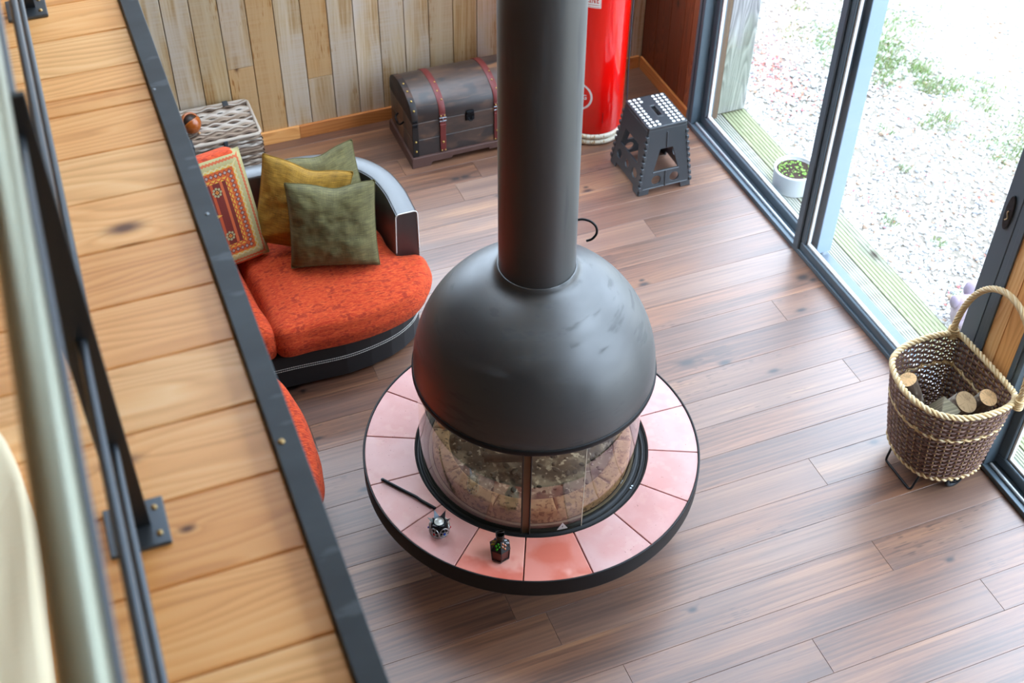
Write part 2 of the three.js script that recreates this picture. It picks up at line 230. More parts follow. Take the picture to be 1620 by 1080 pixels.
// ---------------------------------------------------------------- sliding doors
function slidingDoor(name, label, z0, z1, zm, handle) {
  const d = struct(name, label, 'sliding door'), top = 2.2;
  // outer frame and tracks
  mesh('door_frame', merge([boxAt(0.002, 0.135, -0.012, 0.018, z0, z1), boxAt(0.002, 0.135, top - 0.05, top, z0, z1), boxAt(0.002, 0.135, 0.018, top - 0.05, z0, z0 + 0.045), boxAt(0.002, 0.135, 0.018, top - 0.05, z1 - 0.05, z1)]), M.frame, d);
  mesh('door_frame_lip', merge([boxAt(-0.004, 0.006, 0, 0.026, z0, z1), boxAt(-0.004, 0.006, 0.026, top, z0 - 0.004, z0 + 0.02), boxAt(-0.004, 0.006, 0.026, top, z1 - 0.022, z1 + 0.004)]), M.frame, d);
  mesh('track_rail', boxAt(0.027, 0.039, 0.018, 0.032, z0 + 0.05, zm - 0.005, 0.003), std({ color: 0xc4c9ce, roughness: 0.35, metalness: 0.3 }), d);
  mesh('skylit_stile_face', boxAt(0.058, 0.14, 0.03, top - 0.06, zm + 0.1002, zm + 0.106, 0.002), std({ color: 0x93a7bb, roughness: 0.5 }), d);  // pale blue strip: sky light on the outer stile side, put in as colour
  // leaves: the far one runs in the outer track, the near one in the inner track
  const leaf = (x0, x1, za, zb, sl, sr, dark) => {
    const xm = (x0 + x1) / 2, yb = 0.02, yt = top - 0.052, rail = 0.052;
    const l = mesh('door_leaf', merge([boxAt(x0, x1, yb, yb + rail, za, zb, 0.004), boxAt(x0, x1, yt - rail, yt, za, zb, 0.004), boxAt(x0, x1, yb + rail, yt - rail, za, za + sl, 0.004), boxAt(x0, x1, yb + rail, yt - rail, zb - sr, zb, 0.004)]), dark ? M.frameDark : M.frame, d);
    const ya = yb + rail, yc = yt - rail, zc = za + sl, zd = zb - sr, t = 0.011, bx0 = xm - 0.009, bx1 = xm + 0.009;
    mesh('glazing_spacer', merge([boxAt(bx0, bx1, ya, ya + t, zc, zd), boxAt(bx0, bx1, yc - t, yc, zc, zd), boxAt(bx0, bx1, ya + t, yc - t, zc, zc + t), boxAt(bx0, bx1, ya + t, yc - t, zd - t, zd)]), M.bead, l);
    const g = mesh('pane', new THREE.PlaneGeometry(zd - zc, yc - ya), M.glass, l); g.rotation.y = -Math.PI / 2; g.position.set(xm - 0.007, (ya + yc) / 2, (zc + zd) / 2);
    return l;
  };
  leaf(0.062, 0.108, z0 + 0.03, zm + 0.1, 0.058, 0.1, false);
  const near = leaf(0.006, 0.05, zm, z1 - 0.055, 0.066, 0.088, false);
  mesh('stile_cover', merge([boxAt(-0.006, 0.008, 0.022, top - 0.06, zm - 0.012, zm + 0.034, 0.005), boxAt(0.05, 0.06, 0.03, top - 0.06, zm + 0.02, zm + 0.06, 0.002)]), M.frame, d);
  if (handle) {
    const s = new THREE.Shape(); s.absellipse(0, 0, 0.017, 0.075, 0, Math.PI * 2); const cup = new THREE.ExtrudeGeometry(s, { depth: 0.004, bevelEnabled: true, bevelSize: 0.003, bevelThickness: 0.003, bevelSegments: 2, curveSegments: 24 }); cup.rotateY(-Math.PI / 2);
    const h = mesh('handle', cup, M.frameDark, d); h.position.set(0.005, 1.12, z1 - 0.1);
    const lt = mesh('latch', tube([[0, -0.035, -0.004], [0, -0.02, 0.006], [0, 0.0, -0.002], [0, 0.012, 0.004]], 0.003, 16, 6), std({ color: 0xcdbf98, roughness: 0.35, metalness: 0.7 }), h); lt.position.set(-0.009, 0, 0);
  }
}
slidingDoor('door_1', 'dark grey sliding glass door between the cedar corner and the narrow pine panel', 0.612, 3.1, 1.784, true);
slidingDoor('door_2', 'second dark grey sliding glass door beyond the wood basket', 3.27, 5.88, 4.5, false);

// ---------------------------------------------------------------- suspended fireplace
const FX = -1.842, FZ = 2.826, HY = 0.38;
{
  const f = thing('suspended_fireplace', 'black hanging fireplace with domed hood, glass panes and pink tiled hearth', 'fireplace', [FX, 0, FZ]);
  const deg = Math.PI / 180;
  // flue, hung from the roof, leaning a touch
  const flue = mesh('flue', lathe([[0.131, 0], [0.13, 0.01], [0.13, 4.2]], 72), M.hood, f); flue.position.y = 1.255; flue.rotation.z = 0.0084; flue.rotation.x = -0.0033;
  const prof = []; for (let i = 0; i <= 40; i++) { const t = i / 40 * 67 * deg; prof.push([0.4355 * Math.cos(t), 0.832 + 0.452 * Math.sin(t)]); }
  prof.push([0.157, 1.255], [0.146, 1.264], [0.1395, 1.276], [0.1365, 1.29], [0.131, 1.2905]);
  mesh('hood', lathe(prof, 96), M.hood, f);
  mesh('hood_rim', lathe([[0.415, 0.812], [0.432, 0.808], [0.4395, 0.811], [0.441, 0.817], [0.441, 0.83], [0.437, 0.8345], [0.434, 0.834]], 96), M.black, f);
  const ins = []; for (let i = 0; i <= 14; i++) { const t = i / 14 * 70 * deg; ins.push([0.428 * Math.cos(t), 0.826 + 0.444 * Math.sin(t)]); }
  mesh('hood_lining', lathe(ins, 64), M.hood, f);
  // damper handle: a hook bent out of the flue
  mesh('damper_handle', tube([[0.11, 1.475, 0.045], [0.135, 1.478, 0.052], [0.158, 1.472, 0.066], [0.172, 1.455, 0.078], [0.172, 1.432, 0.084], [0.158, 1.412, 0.082], [0.142, 1.402, 0.074]], 0.0042, 32, 8), M.black, f);
  // hearth dish and rim
  mesh('hearth_rim', lathe([[0.0, 0.292], [0.60, 0.292], [0.636, 0.296], [0.644, 0.302], [0.6455, 0.308], [0.6455, 0.381], [0.6435, 0.3835], [0.6395, 0.3835], [0.6385, 0.381], [0.6385, 0.356], [0.45, 0.356]], 128), M.black, f);
  mesh('tile_bed', lathe([[0.44, 0.3575], [0.6384, 0.3575]], 96), std({ color: 0x6e3527, roughness: 0.9 }), f);
  // sixteen tiles
  const tileMats = [0xffffff, 0xfdf1ef, 0xf6e6e3, 0xffffff].map((c) => std({ map: T.tile, color: c, roughness: 0.36, bumpMap: T.grainy, bumpScale: 0.0003 })), red = [0xffffff, 0xfff0ec].map((c) => std({ map: T.tileRed, color: c, roughness: 0.36 })), side = std({ color: 0x9c4a3b, roughness: 0.7 });
  const half = 22.5 / 2 * deg, r0 = 0.448, r1 = 0.637, gap = 0.0022, s = new THREE.Shape();
  s.absarc(0, 0, r1, -half + gap / r1, half - gap / r1, false); s.absarc(0, 0, r0, half - gap / r0, -half + gap / r0, true); s.closePath();
  const tg = new THREE.ExtrudeGeometry(s, { depth: 0.016, bevelEnabled: true, bevelSize: 0.0022, bevelThickness: 0.0022, bevelSegments: 2, curveSegments: 10, bevelOffset: -0.0022 });
  tg.rotateX(-Math.PI / 2);
  for (let k = 0; k < 16; k++) {
    const mid = 2.2 + 22.5 * (k + 0.5), g = tg.clone(); uvPlan(g, [0, 2], 0.37 * k, 0.61 * k); g.clearGroups();
    const isRed = k === 4 || k === 5; const t = mesh('hearth_tile', g, isRed ? red[k - 4] : tileMats[k % 4], f); t.rotation.y = -mid * deg; t.position.y = HY - 0.0182 - 0.002 * 0;
  }
  // metal ring that carries the glass
  mesh('glass_track', lathe([[0.447, 0.357], [0.447, 0.376], [0.442, 0.3765], [0.441, 0.366], [0.431, 0.366], [0.430, 0.3745], [0.421, 0.3745], [0.42, 0.366], [0.411, 0.366], [0.41, 0.376], [0.393, 0.376], [0.392, 0.358]], 128), M.black, f);
  mesh('ash_rail', lathe([[0.392, 0.372], [0.3935, 0.3785], [0.385, 0.379], [0.38, 0.372]], 96), std({ color: 0x8b8377, roughness: 0.8, metalness: 0.2, bumpMap: T.grainy, bumpScale: 0.002 }), f);
  // fire bricks, ash
  const soot = dataTex(512, 512, (x, y) => { const n = fbm(x / 70, y / 70, 5), m = fbm(x / 22 + 30, y / 22, 4); let c = mix3(hex(0xb89b7e), hex(0x86694f), n); c = mix3(c, hex(0x4d3b30), sstep(0.52, 0.7, m) * 0.7); return c; }); soot.repeat.set(4, 4);
  const brickM = std({ map: soot, roughness: 0.9 }), bs = new THREE.Shape(), bh = 18 * deg; bs.absarc(0, 0, 0.376, -bh + 0.005, bh - 0.005, false); bs.absarc(0, 0, 0.318, bh - 0.006, -bh + 0.006, true); bs.closePath();
  const bg = new THREE.ExtrudeGeometry(bs, { depth: 0.05, bevelEnabled: true, bevelSize: 0.014, bevelThickness: 0.016, bevelSegments: 4, curveSegments: 10, bevelOffset: -0.012 }); bg.rotateX(-Math.PI / 2);
  for (let k = 0; k < 10; k++) { const g = bg.clone(); uvBox(g, 2, k * 0.33, k * 0.21); const b = mesh('fire_brick', g, brickM, f); b.rotation.y = -(36 * k + 8) * deg; b.position.y = 0.378; }
  const ashT = dataTex(512, 512, (x, y) => { const n = fbm(x / 40, y / 40, 5), m = fbm(x / 12 + 30, y / 12, 4); let c = mix3(hex(0x4a4038), hex(0x8f8579), sstep(0.4, 0.7, n)); return mix3(c, hex(0xcfc6b8), sstep(0.6, 0.75, m) * 0.8); });
  const ag = new THREE.CircleGeometry(0.33, 64, 0, Math.PI * 2); const dg = new THREE.RingGeometry(0.001, 0.325, 48, 14); dg.rotateX(-Math.PI / 2); { const p = dg.attributes.position; for (let i = 0; i < p.count; i++) { const x = p.getX(i), z = p.getZ(i); p.setY(i, 0.372 + 0.04 * (fbm(x * 14 + 5, z * 14 + 9, 4) - 0.3)); } dg.computeVertexNormals(); }
  mesh('ash_bed', dg, std({ map: ashT, roughness: 1 }), f);
  const lump = new THREE.IcosahedronGeometry(1, 1); { const p = lump.attributes.position; for (let i = 0; i < p.count; i++) { const k = 0.75 + 0.5 * vn(p.getX(i) * 2 + 9, p.getY(i) * 2 + p.getZ(i)); p.setXYZ(i, p.getX(i) * k, p.getY(i) * k, p.getZ(i) * k); } lump.computeVertexNormals(); }
  const lumps = []; for (let i = 0; i < 130; i++) { const a = rr(0, 6.28), r = Math.sqrt(rng()) * 0.29, q = rr(0.003, 0.013); const g = lump.clone(); g.scale(q, q * 0.7, q * rr(0.6, 1.6)); g.rotateY(rr(0, 6)); g.translate(r * Math.cos(a), 0.395 + 0.004 * rng(), r * Math.sin(a)); lumps.push(g); }
  stuff(mesh('charcoal', merge(lumps), std({ color: 0x4a4540, roughness: 1 }), f));
  for (const [a, b, r] of [[[-0.2, 0.4, 0.02], [-0.04, 0.425, 0.1], 0.017], [[-0.12, 0.41, -0.12], [0.08, 0.43, -0.03], 0.02]]) mesh('burnt_log', rod(a, b, r, 9), std({ color: 0x3a2d26, roughness: 1, bumpMap: T.grainy, bumpScale: 0.003 }), f);
  // panes: fixed inner ring, sliding outer ring at the front
  const gl = std({ color: 0xf3ead8, roughness: 0.03, transmission: 1, thickness: 0, ior: 2.05 }), edge = std({ color: 0xd9cdb8, roughness: 0.2 });
  const arc = (r, a0, a1, y0, y1) => new THREE.CylinderGeometry(r, r, y1 - y0, Math.ceil((a1 - a0) / 2.5), 1, true, (90 - a1) * deg, (a1 - a0) * deg).translate(0, (y0 + y1) / 2, 0);
  const at = (r, a, y) => [r * Math.cos(a * deg), y, r * Math.sin(a * deg)];
  for (const [a0, a1] of [[-90, -2], [0, 85], [203, 268]]) mesh('glass_panel', arc(0.402, a0, a1, 0.372, 0.83), gl, f);
  for (const [a0, a1] of [[87, 113], [117.2, 201]]) { const p = mesh('glass_panel', arc(0.426, a0, a1, 0.37, 0.815), gl, f); for (const a of a0 === 87 ? [87] : [117.2]) mesh('glass_edge', rod(at(0.426, a, 0.37), at(0.426, a, 0.81), 0.0016, 6), edge, p); }
  mesh('glass_joint', merge([rod(at(0.427, 113.2, 0.368), at(0.427, 113.2, 0.812), 0.003, 6), rod(at(0.427, 117, 0.368), at(0.427, 117, 0.812), 0.003, 6)]), std({ color: 0x2b211b, roughness: 0.6 }), f);
  mesh('glass_strip', arc(0.4235, 113.2, 117, 0.37, 0.812), std({ color: 0x6d563e, roughness: 0.3, metalness: 0.4 }), f);
  // warning triangle on the front pane
  const cv = document.createElement('canvas'); cv.width = cv.height = 128; const cx = cv.getContext('2d'); cx.fillStyle = '#d9d6d0'; cx.fillRect(0, 0, 128, 128); cx.fillStyle = '#3a3a3a'; cx.beginPath(); cx.moveTo(70, 40); cx.lineTo(54, 78); cx.lineTo(64, 78); cx.lineTo(58, 108); cx.lineTo(76, 68); cx.lineTo(65, 68); cx.closePath(); cx.fill();
  const ct = new THREE.CanvasTexture(cv); ct.colorSpace = THREE.SRGBColorSpace; const tri = new THREE.Shape(); tri.moveTo(-0.02, 0); tri.lineTo(0.02, 0); tri.lineTo(0, 0.036); tri.closePath(); const trg = new THREE.ExtrudeGeometry(tri, { depth: 0.0006, bevelEnabled: false }); { const p = trg.attributes.position, uv = trg.attributes.uv; for (let i = 0; i < p.count; i++) uv.setXY(i, p.getX(i) / 0.04 + 0.5, p.getY(i) / 0.036); }
  const tm = mesh('warning_sticker', trg, std({ map: ct, roughness: 0.35, metalness: 0.3 }), f); tm.userData.label = 'small silver warning triangle'; const wa = 97; tm.position.set(...at(0.4265, wa, 0.386)); tm.rotation.y = (90 - wa) * deg;
  mesh('track_screw', merge([0, 1].map((i) => new THREE.CylinderGeometry(0.004, 0.004, 0.004, 10).translate(...at(0.4255, 50 + i * 1.6, 0.3765)))), M.alu, f);
}

// ---------------------------------------------------------------- gallery deck, edge beam, railing
const DY = 2.3;
{
  const d = struct('gallery_floor', 'golden pine plank deck of the upper gallery', 'gallery floor'); d.name = 'floor_gallery';
  const seams = []; for (let z = 2.809 - 0.1845 * 16; z < ZF; z += 0.1845) seams.push(z); seams.push(2.917); seams.sort((a, b) => a - b);
  mesh('deck_joist', boxAt(XL, -2.985, DY - 0.16, DY - 0.0305, 0.004, ZF, 0.001), std({ color: 0x8a5f35, roughness: 0.8 }), d);
  let i = 0;
  for (let k = 0; k + 1 < seams.length; k++) {
    let a = seams[k], b = seams[k + 1]; if (b < 0.01) continue; a = Math.max(a, 0.004);
    board('deck_plank', d, M.pine[(k * 7 + 3) % 4], XL, -2.9735, DY - 0.03, DY + (k % 3) * 0.0006, a + (Math.abs(a - 2.917) < 0.001 ? 0.004 : 0.0012), b - 0.0012, 0, 0.003, 0.4 + 0.37 * (k % 5), 0.184 * (k % 6) + 0.092);
  }
  const bm = struct('trim_1', 'blackened steel beam along the edge of the gallery deck', 'beam');
  const steelT = dataTex(512, 128, (x, y) => { const n = fbm(x / 40, y / 40, 5), s2 = fbm(x / 12 + 9, y / 12, 4); let c = mix3(hex(0x24292d), hex(0x3a4146), n); return mix3(c, hex(0x8a9298), sstep(0.66, 0.8, s2) * 0.25); }); steelT.repeat.set(1.2, 1.2);
  const bmM = std({ map: steelT, roughness: 0.5, metalness: 0.35 });
  const top = DY + 0.028; mesh('beam_flange', uvBox(boxAt(-2.972, -2.9245, top - 0.01, top, 0.004, ZF, 0.0015), 2), bmM, bm);
  mesh('beam_web', uvBox(boxAt(-2.972, -2.962, DY - 0.22, top - 0.01, 0.004, ZF, 0.001), 2), bmM, bm);
  mesh('beam_flange', uvBox(boxAt(-2.962, -2.9245, DY - 0.22, DY - 0.21, 0.004, ZF, 0.001), 2), bmM, bm);
  const bolt = new THREE.SphereGeometry(0.0055, 12, 8, 0, 6.3, 0, 1.57).scale(1, 0.7, 1);
  for (const [x, z, s] of [[-2.964, 2.998, 0.7], [-2.945, 3.535, 0.8], [-2.958, 4.246, 1.2], [-2.945, 4.93, 1], [-2.95, 2.3, 1]]) { const b = mesh('bolt', bolt, s > 1 ? std({ color: 0xb89b6a, roughness: 0.4, metalness: 0.8 }) : M.alu, bm); b.position.set(x, top, z); b.scale.setScalar(s); }

  const r = thing('steel_railing', 'dark steel railing with flat posts, round bars and pale handrail on the gallery deck', 'railing', [-3.238, DY, 4.33], -0.0132);
  const handM = std({ color: 0x9da08f, roughness: 0.36, metalness: 0.85 });
  const handrail = mesh('handrail', rod([-0.014, 0.905, -4.1], [-0.014, 0.905, 4], 0.0215, 24), handM, r);
  for (const y of [0.22, 0.455, 0.82]) mesh('bar', rod([0.001, y, -4.1], [0.001, y, 4], y > 0.8 ? 0.0075 : 0.008, 14), M.steel, r);
  for (const z of [-3.77, -1.886, 0, 1.886, 3.77]) {
    const p = mesh('post', boxAt(-0.026, 0.024, 0.008, 0.885, z - 0.006, z + 0.006, 0.0015), M.frameDark, r);
    mesh('post_collar', boxAt(-0.03, 0.002, 0.872, 0.89, z - 0.02, z + 0.02, 0.002), M.frameDark, p);
    mesh('base_plate', boxAt(-0.052, 0.052, 0.0015, 0.0105, z - 0.054, z + 0.054, 0.002), M.steel, p);
    for (const [sx, sz] of [[0.035, 0.03], [-0.035, 0.03], [0.035, -0.03], [-0.035, -0.03]]) mesh('screw', new THREE.SphereGeometry(0.006, 12, 8, 0, 6.3, 0, 1.57).translate(sx, 0.01, z + sz), std({ color: 0xb89b6a, roughness: 0.35, metalness: 0.9 }), p);
  }
  // pale cloth on the deck behind the railing
  const pts = [[-3.405, 4.2], [-3.398, 4.3], [-3.406, 4.5], [-3.41, 4.75], [-3.4, 5.0], [-3.42, 5.2], [-3.9, 5.2], [-3.92, 4.7], [-3.9, 4.2], [-3.7, 4.05], [-3.5, 3.98], [-3.44, 4.03], [-3.415, 4.12]];
  const cl = cushion(pts, DY + 0.003, DY + 0.05, 0.02, 0.012, 10); { const p = cl.attributes.position; for (let i2 = 0; i2 < p.count; i2++) { const y = p.getY(i2); if (y > DY + 0.02) p.setY(i2, y + 0.008 * Math.sin(p.getX(i2) * 90 + p.getZ(i2) * 9) * vn(p.getX(i2) * 20, p.getZ(i2) * 4)); } cl.computeVertexNormals(); }
  const c = mesh('folded_cloth', cl, std({ color: 0xefe2c0, roughness: 0.9, bumpMap: T.weave, bumpScale: 0.0006 }), scene); c.userData = { label: 'folded cream cloth lying on the pine deck behind the railing', category: 'cloth' };
}
// rounded cushion over an outline [[x, z], ...]: side, rolled edge, crowned top
function smoothLoop(pts, n) { return new THREE.CatmullRomCurve3(pts.map((p) => V3(p[0], 0, p[1])), true, 'centripetal').getSpacedPoints(n).slice(0, n).map((p) => [p.x, p.z]); }
function cushion(pts, y0, y1, bevel, crown, rings = 8, N = 120, bulge = 0) {
  const o = smoothLoop(pts, N), cx = o.reduce((s, p) => s + p[0], 0) / N, cz = o.reduce((s, p) => s + p[1], 0) / N; let area = 0; for (let i = 0; i < N; i++) { const a = o[i], b = o[(i + 1) % N]; area += a[0] * b[1] - b[0] * a[1]; }
  const sg = area > 0 ? 1 : -1, nr = o.map((p, i) => { const a = o[(i + N - 1) % N], b = o[(i + 1) % N], tx = b[0] - a[0], tz = b[1] - a[1], l = Math.hypot(tx, tz) || 1; return [sg * tz / l, -sg * tx / l]; });
  const L = []; const bb = bevel; L.push([bb, y0, 0]); for (let i = 1; i <= 3; i++) { const a = i / 3 * Math.PI / 2; L.push([bb * (1 - Math.sin(a)), y0 + bb * (1 - Math.cos(a)), 0]); }
  for (let i = 1; i < 4; i++) L.push([-bulge * Math.sin(i / 4 * Math.PI), lerp(y0 + bb, y1 - bb, i / 4), 0]);
  for (let i = 0; i <= 5; i++) { const a = i / 5 * Math.PI / 2; L.push([bb * (1 - Math.cos(a)), y1 - bb + bb * Math.sin(a), 0]); }
  for (let i = 1; i <= rings; i++) { const t = i / rings; L.push([bb, y1 + crown * (1 - (1 - t) ** 2), t * 0.995]); }
  const pos = [], uv = [], idx = [], R = L.length; let d = [0]; for (let i = 1; i <= N; i++) { const a = o[i - 1], b = o[i % N]; d.push(d[i - 1] + Math.hypot(a[0] - b[0], a[1] - b[1])); }
  for (const [ins, y, t] of L) for (let i = 0; i <= N; i++) { const k = i % N, x = o[k][0] - nr[k][0] * ins, z = o[k][1] - nr[k][1] * ins; const X = lerp(x, cx, t), Z = lerp(z, cz, t); pos.push(X, y, Z); if (y > y1 - bevel * 0.6) uv.push(X, Z); else uv.push(X + nr[k][0] * (y1 - y), Z + nr[k][1] * (y1 - y)); }
  for (let j = 0; j + 1 < R; j++) for (let i = 0; i < N; i++) { const a = j * (N + 1) + i, b = a + 1, c = a + N + 1, e = c + 1; if (sg > 0) idx.push(a, c, b, b, c, e); else idx.push(a, b, c, b, e, c); }
  const g = new THREE.BufferGeometry(); g.setAttribute('position', new THREE.Float32BufferAttribute(pos, 3)); g.setAttribute('uv', new THREE.Float32BufferAttribute(uv, 2)); g.setIndex(idx); g.computeVertexNormals(); return g;
}

// ---------------------------------------------------------------- outside
{
  const GY = -0.06;
  const gt = dataTex(1024, 1024, (x, y) => { const u = x / 1024 * 6, v = y / 1024 * 6, n = fbm(u * 16, v * 16, 4), m = fbm(u * 3 + 9, v * 3, 4); let c = mix3(hex(0x6f675c), hex(0x8d857a), n); c = mix3(c, hex(0xb3aa9c), sstep(1.25, 2.2, u + 0.5 * (m - 0.5))); c = mix3(c, hex(0x77705f), sstep(0.55, 0.75, m) * 0.5); return c; }); gt.repeat.set(1 / 6, 1 / 6);
  const gg = new THREE.PlaneGeometry(24, 40, 120, 200); gg.rotateX(-Math.PI / 2); gg.translate(12.2, 0, 2); { const p = gg.attributes.position; for (let i = 0; i < p.count; i++) p.setY(i, GY + 0.012 * (fbm(p.getX(i) * 2, p.getZ(i) * 2, 3) - 0.5)); gg.computeVertexNormals(); } uvPlan(gg, [0, 2]);
  const ground = mesh('gravel_ground', gg, std({ map: gt, roughness: 0.95 }), scene); ground.userData = { label: 'pale sandy ground of the yard outside the sliding doors', category: 'ground', kind: 'structure' }; ground.name = 'ground_yard';
  // loose stones
  const st = new THREE.IcosahedronGeometry(1, 1); { const p = st.attributes.position; for (let i = 0; i < p.count; i++) { const k = 0.78 + 0.45 * vn(p.getX(i) * 1.7 + 9, p.getY(i) * 1.7 + p.getZ(i) * 1.3 + 4); p.setXYZ(i, p.getX(i) * k, p.getY(i) * k * 0.62, p.getZ(i) * k); } st.computeVertexNormals(); }
  const N = 42000, im = new THREE.InstancedMesh(st, std({ color: 0xffffff, roughness: 0.85 }), N), m4 = new THREE.Matrix4(), q = new THREE.Quaternion(), col = new THREE.Color(); let n = 0;
  while (n < N) { const x = 0.4 + Math.pow(rng(), 1.4) * 2.6, z = rr(-1.6, 3.9), far = sstep(1.3, 2.6, x + 0.25 * (fbm(x * 3, z * 3, 3) - 0.5)); if (rng() < far * 0.8) continue; const s = rr(0.006, 0.0125) * (rng() < 0.06 ? 1.5 : 1); q.setFromEuler(new THREE.Euler(rr(-0.4, 0.4), rr(0, 6.28), rr(-0.4, 0.4))); m4.compose(V3(x, GY + s * rr(0.1, 0.6), z), q, V3(s, s, s * rr(0.75, 1.2))); im.setMatrixAt(n, m4); const g = rr(0.34, 0.6), w = rng(); if (w < 0.05) col.setRGB(0.36, 0.25, 0.18); else if (w < 0.1) col.setRGB(0.24, 0.24, 0.25); else col.setRGB(g, g * 0.97, g * 0.91); im.setColorAt(n, col); n++; }
  im.name = 'gravel'; sh(im); scene.add(im); im.userData = { label: 'loose pale gravel stones outside the decking strip', category: 'gravel', kind: 'stuff' };
  // grass and weeds
  const bl = new THREE.BufferGeometry(); bl.setAttribute('position', new THREE.Float32BufferAttribute([-0.5, 0, 0, 0.5, 0, 0, -0.35, 0.55, 0.12, 0.35, 0.55, 0.12, 0, 1, 0.45], 3)); bl.setIndex([0, 1, 2, 1, 3, 2, 2, 3, 4]); bl.computeVertexNormals(); bl.setAttribute('uv', new THREE.Float32BufferAttribute(new Float32Array(10), 2));
  const patches = []; for (let i = 0; i < 42; i++) { const t = rng(); patches.push([1.25 + 0.75 * t + rr(-0.22, 0.22), -0.1 + 1.9 * t + rr(-0.3, 0.3), rr(0.06, 0.2), 110]); }
  for (let i = 0; i < 26; i++) patches.push([rr(0.8, 2.6), rr(-1.6, 0.4), rr(0.06, 0.25), 90]);
  for (const [x, z] of [[0.95, 1.35], [0.62, 1.72], [1.05, 1.0], [0.6, 2.35], [1.62, 1.75], [0.75, 1.95], [1.3, 1.05]]) patches.push([x, z, rr(0.03, 0.06), 50]);
  const blades = []; for (const [x, z, r, k] of patches) for (let i = 0; i < k; i++) { const a = rr(0, 6.28), d = r * Math.sqrt(rng()); blades.push([x + d * Math.cos(a), z + d * Math.sin(a)]); }
  const gm = new THREE.InstancedMesh(bl, std({ color: 0xffffff, roughness: 0.8, side: THREE.DoubleSide, transmission: 0.25, thickness: 0 }), blades.length);
  blades.forEach(([x, z], i) => { q.setFromEuler(new THREE.Euler(rr(0, 0.7), rr(0, 6.28), 0)); m4.compose(V3(x, GY, z), q, V3(rr(0.003, 0.006), rr(0.02, 0.065), rr(0.02, 0.06))); gm.setMatrixAt(i, m4); const w = rng(); col.setRGB(rr(0.16, 0.24), rr(0.26, 0.36), rr(0.06, 0.12)); if (w < 0.2) col.setRGB(0.4, 0.36, 0.22); gm.setColorAt(i, col); });
  gm.name = 'grass'; sh(gm); scene.add(gm); gm.userData = { label: 'thin green grass growing through the gravel of the yard', category: 'grass', kind: 'stuff' };
  // reddish dead leaves by the post
  const lm = new THREE.InstancedMesh(new THREE.CircleGeometry(1, 6).rotateX(-Math.PI / 2), std({ color: 0xffffff, roughness: 0.8, side: THREE.DoubleSide }), 700); for (let i = 0; i < 700; i++) { const a = rng() < 0.7; const x = a ? 0.74 + 0.3 * (rng() + rng() - 1) : rr(0.5, 1.6), z = a ? 0.2 + 0.6 * (rng() + rng() - 1) : rr(0.6, 2.4); q.setFromEuler(new THREE.Euler(rr(-0.5, 0.5), rr(0, 6), rr(-0.5, 0.5))); m4.compose(V3(x, GY + 0.012, z), q, V3(rr(0.006, 0.014), 1, rr(0.003, 0.008))); lm.setMatrixAt(i, m4); col.setRGB(rr(0.3, 0.45), rr(0.1, 0.17), rr(0.08, 0.13)); lm.setColorAt(i, col); }
  lm.name = 'dead_leaves'; sh(lm); scene.add(lm); lm.userData = { label: 'scattered reddish dead leaves on the gravel beside the post', category: 'leaves', kind: 'stuff' };
  // decking strip of grooved boards
  const dk = struct('deck_step', 'strip of grooved greenish decking boards outside the sliding door', 'decking'); dk.name = 'floor_step';
  const groove = (w) => { const s = new THREE.Shape(), n = 7, p = w / n; s.moveTo(0, -0.028); s.lineTo(0, -0.001); for (let i = 0; i < n; i++) { s.lineTo(i * p + p * 0.12, 0); s.lineTo(i * p + p * 0.58, 0); s.lineTo(i * p + p * 0.66, -0.004); s.lineTo(i * p + p * 0.92, -0.004); } s.lineTo(w, -0.001); s.lineTo(w, -0.028); s.closePath(); return s; };
  for (const [x0, x1, m] of [[0.142, 0.243, 0], [0.249, 0.392, 1]]) for (const [za, zb] of [[0.0, 3.4], [3.404, 6.4]]) { const g = new THREE.ExtrudeGeometry(groove(x1 - x0), { depth: zb - za, bevelEnabled: false }); uvBox(g, 2, rr(0, 2), rr(0, 1)); g.clearGroups(); const b = mesh('deck_board', g, M.deck[m], dk); b.position.set(x0, -0.02, za); }
  mesh('deck_bearer', boxAt(0.142, 0.385, -0.075, -0.049, 0, 6.4), std({ color: 0x4a4a38, roughness: 0.9 }), dk);
  // weathered post
  const po = thing('weathered_post', 'thick grey weathered timber post standing outside at the end of the decking strip', 'post', [0.298, -0.02, 0.49]);
  mesh('timber', uvBox(bevelBox(0.19, 2.6, 0.19, 0.012).translate(0, 1.3, 0), 1, 0.2, 0.3), M.post, po);
  // planter
  const pl = thing('planter_bowl', 'round grey stone planter with small green seedlings on the decking strip', 'planter', [0.272, -0.02, 1.31]);
  const stone = std({ color: 0xc9cccd, roughness: 0.8, bumpMap: T.grainy, bumpScale: 0.0015 });
  mesh('bowl', lathe([[0, 0], [0.098, 0], [0.104, 0.004], [0.112, 0.11], [0.113, 0.118], [0.11, 0.122], [0.102, 0.122], [0.099, 0.118], [0.098, 0.095], [0, 0.092]], 48), stone, pl);
  mesh('soil', new THREE.CircleGeometry(0.099, 32).rotateX(-Math.PI / 2).translate(0, 0.1, 0), std({ color: 0x4a3a30, roughness: 1, bumpMap: T.grainy, bumpScale: 0.006 }), pl);
  const sd = []; for (let i = 0; i < 85; i++) { const a = rr(0, 6.28), r = 0.09 * Math.sqrt(rng()), g = new THREE.CircleGeometry(rr(0.004, 0.009), 6).scale(1, 0.7, 1).rotateX(-Math.PI / 2 + rr(-0.6, 0.6)).rotateY(rr(0, 6)).translate(r * Math.cos(a), 0.103 + rr(0, 0.018), r * Math.sin(a)); sd.push(g); }
  stuff(mesh('seedlings', merge(sd), std({ color: 0x6f9a35, roughness: 0.7, side: THREE.DoubleSide }), pl));
  // mauve garden ornament half hidden by the door stile
  const mv = thing('garden_ornament', 'pale mauve lobed garden ornament standing outside behind the door stile', 'ornament', [0.5, -0.055, 2.5]);
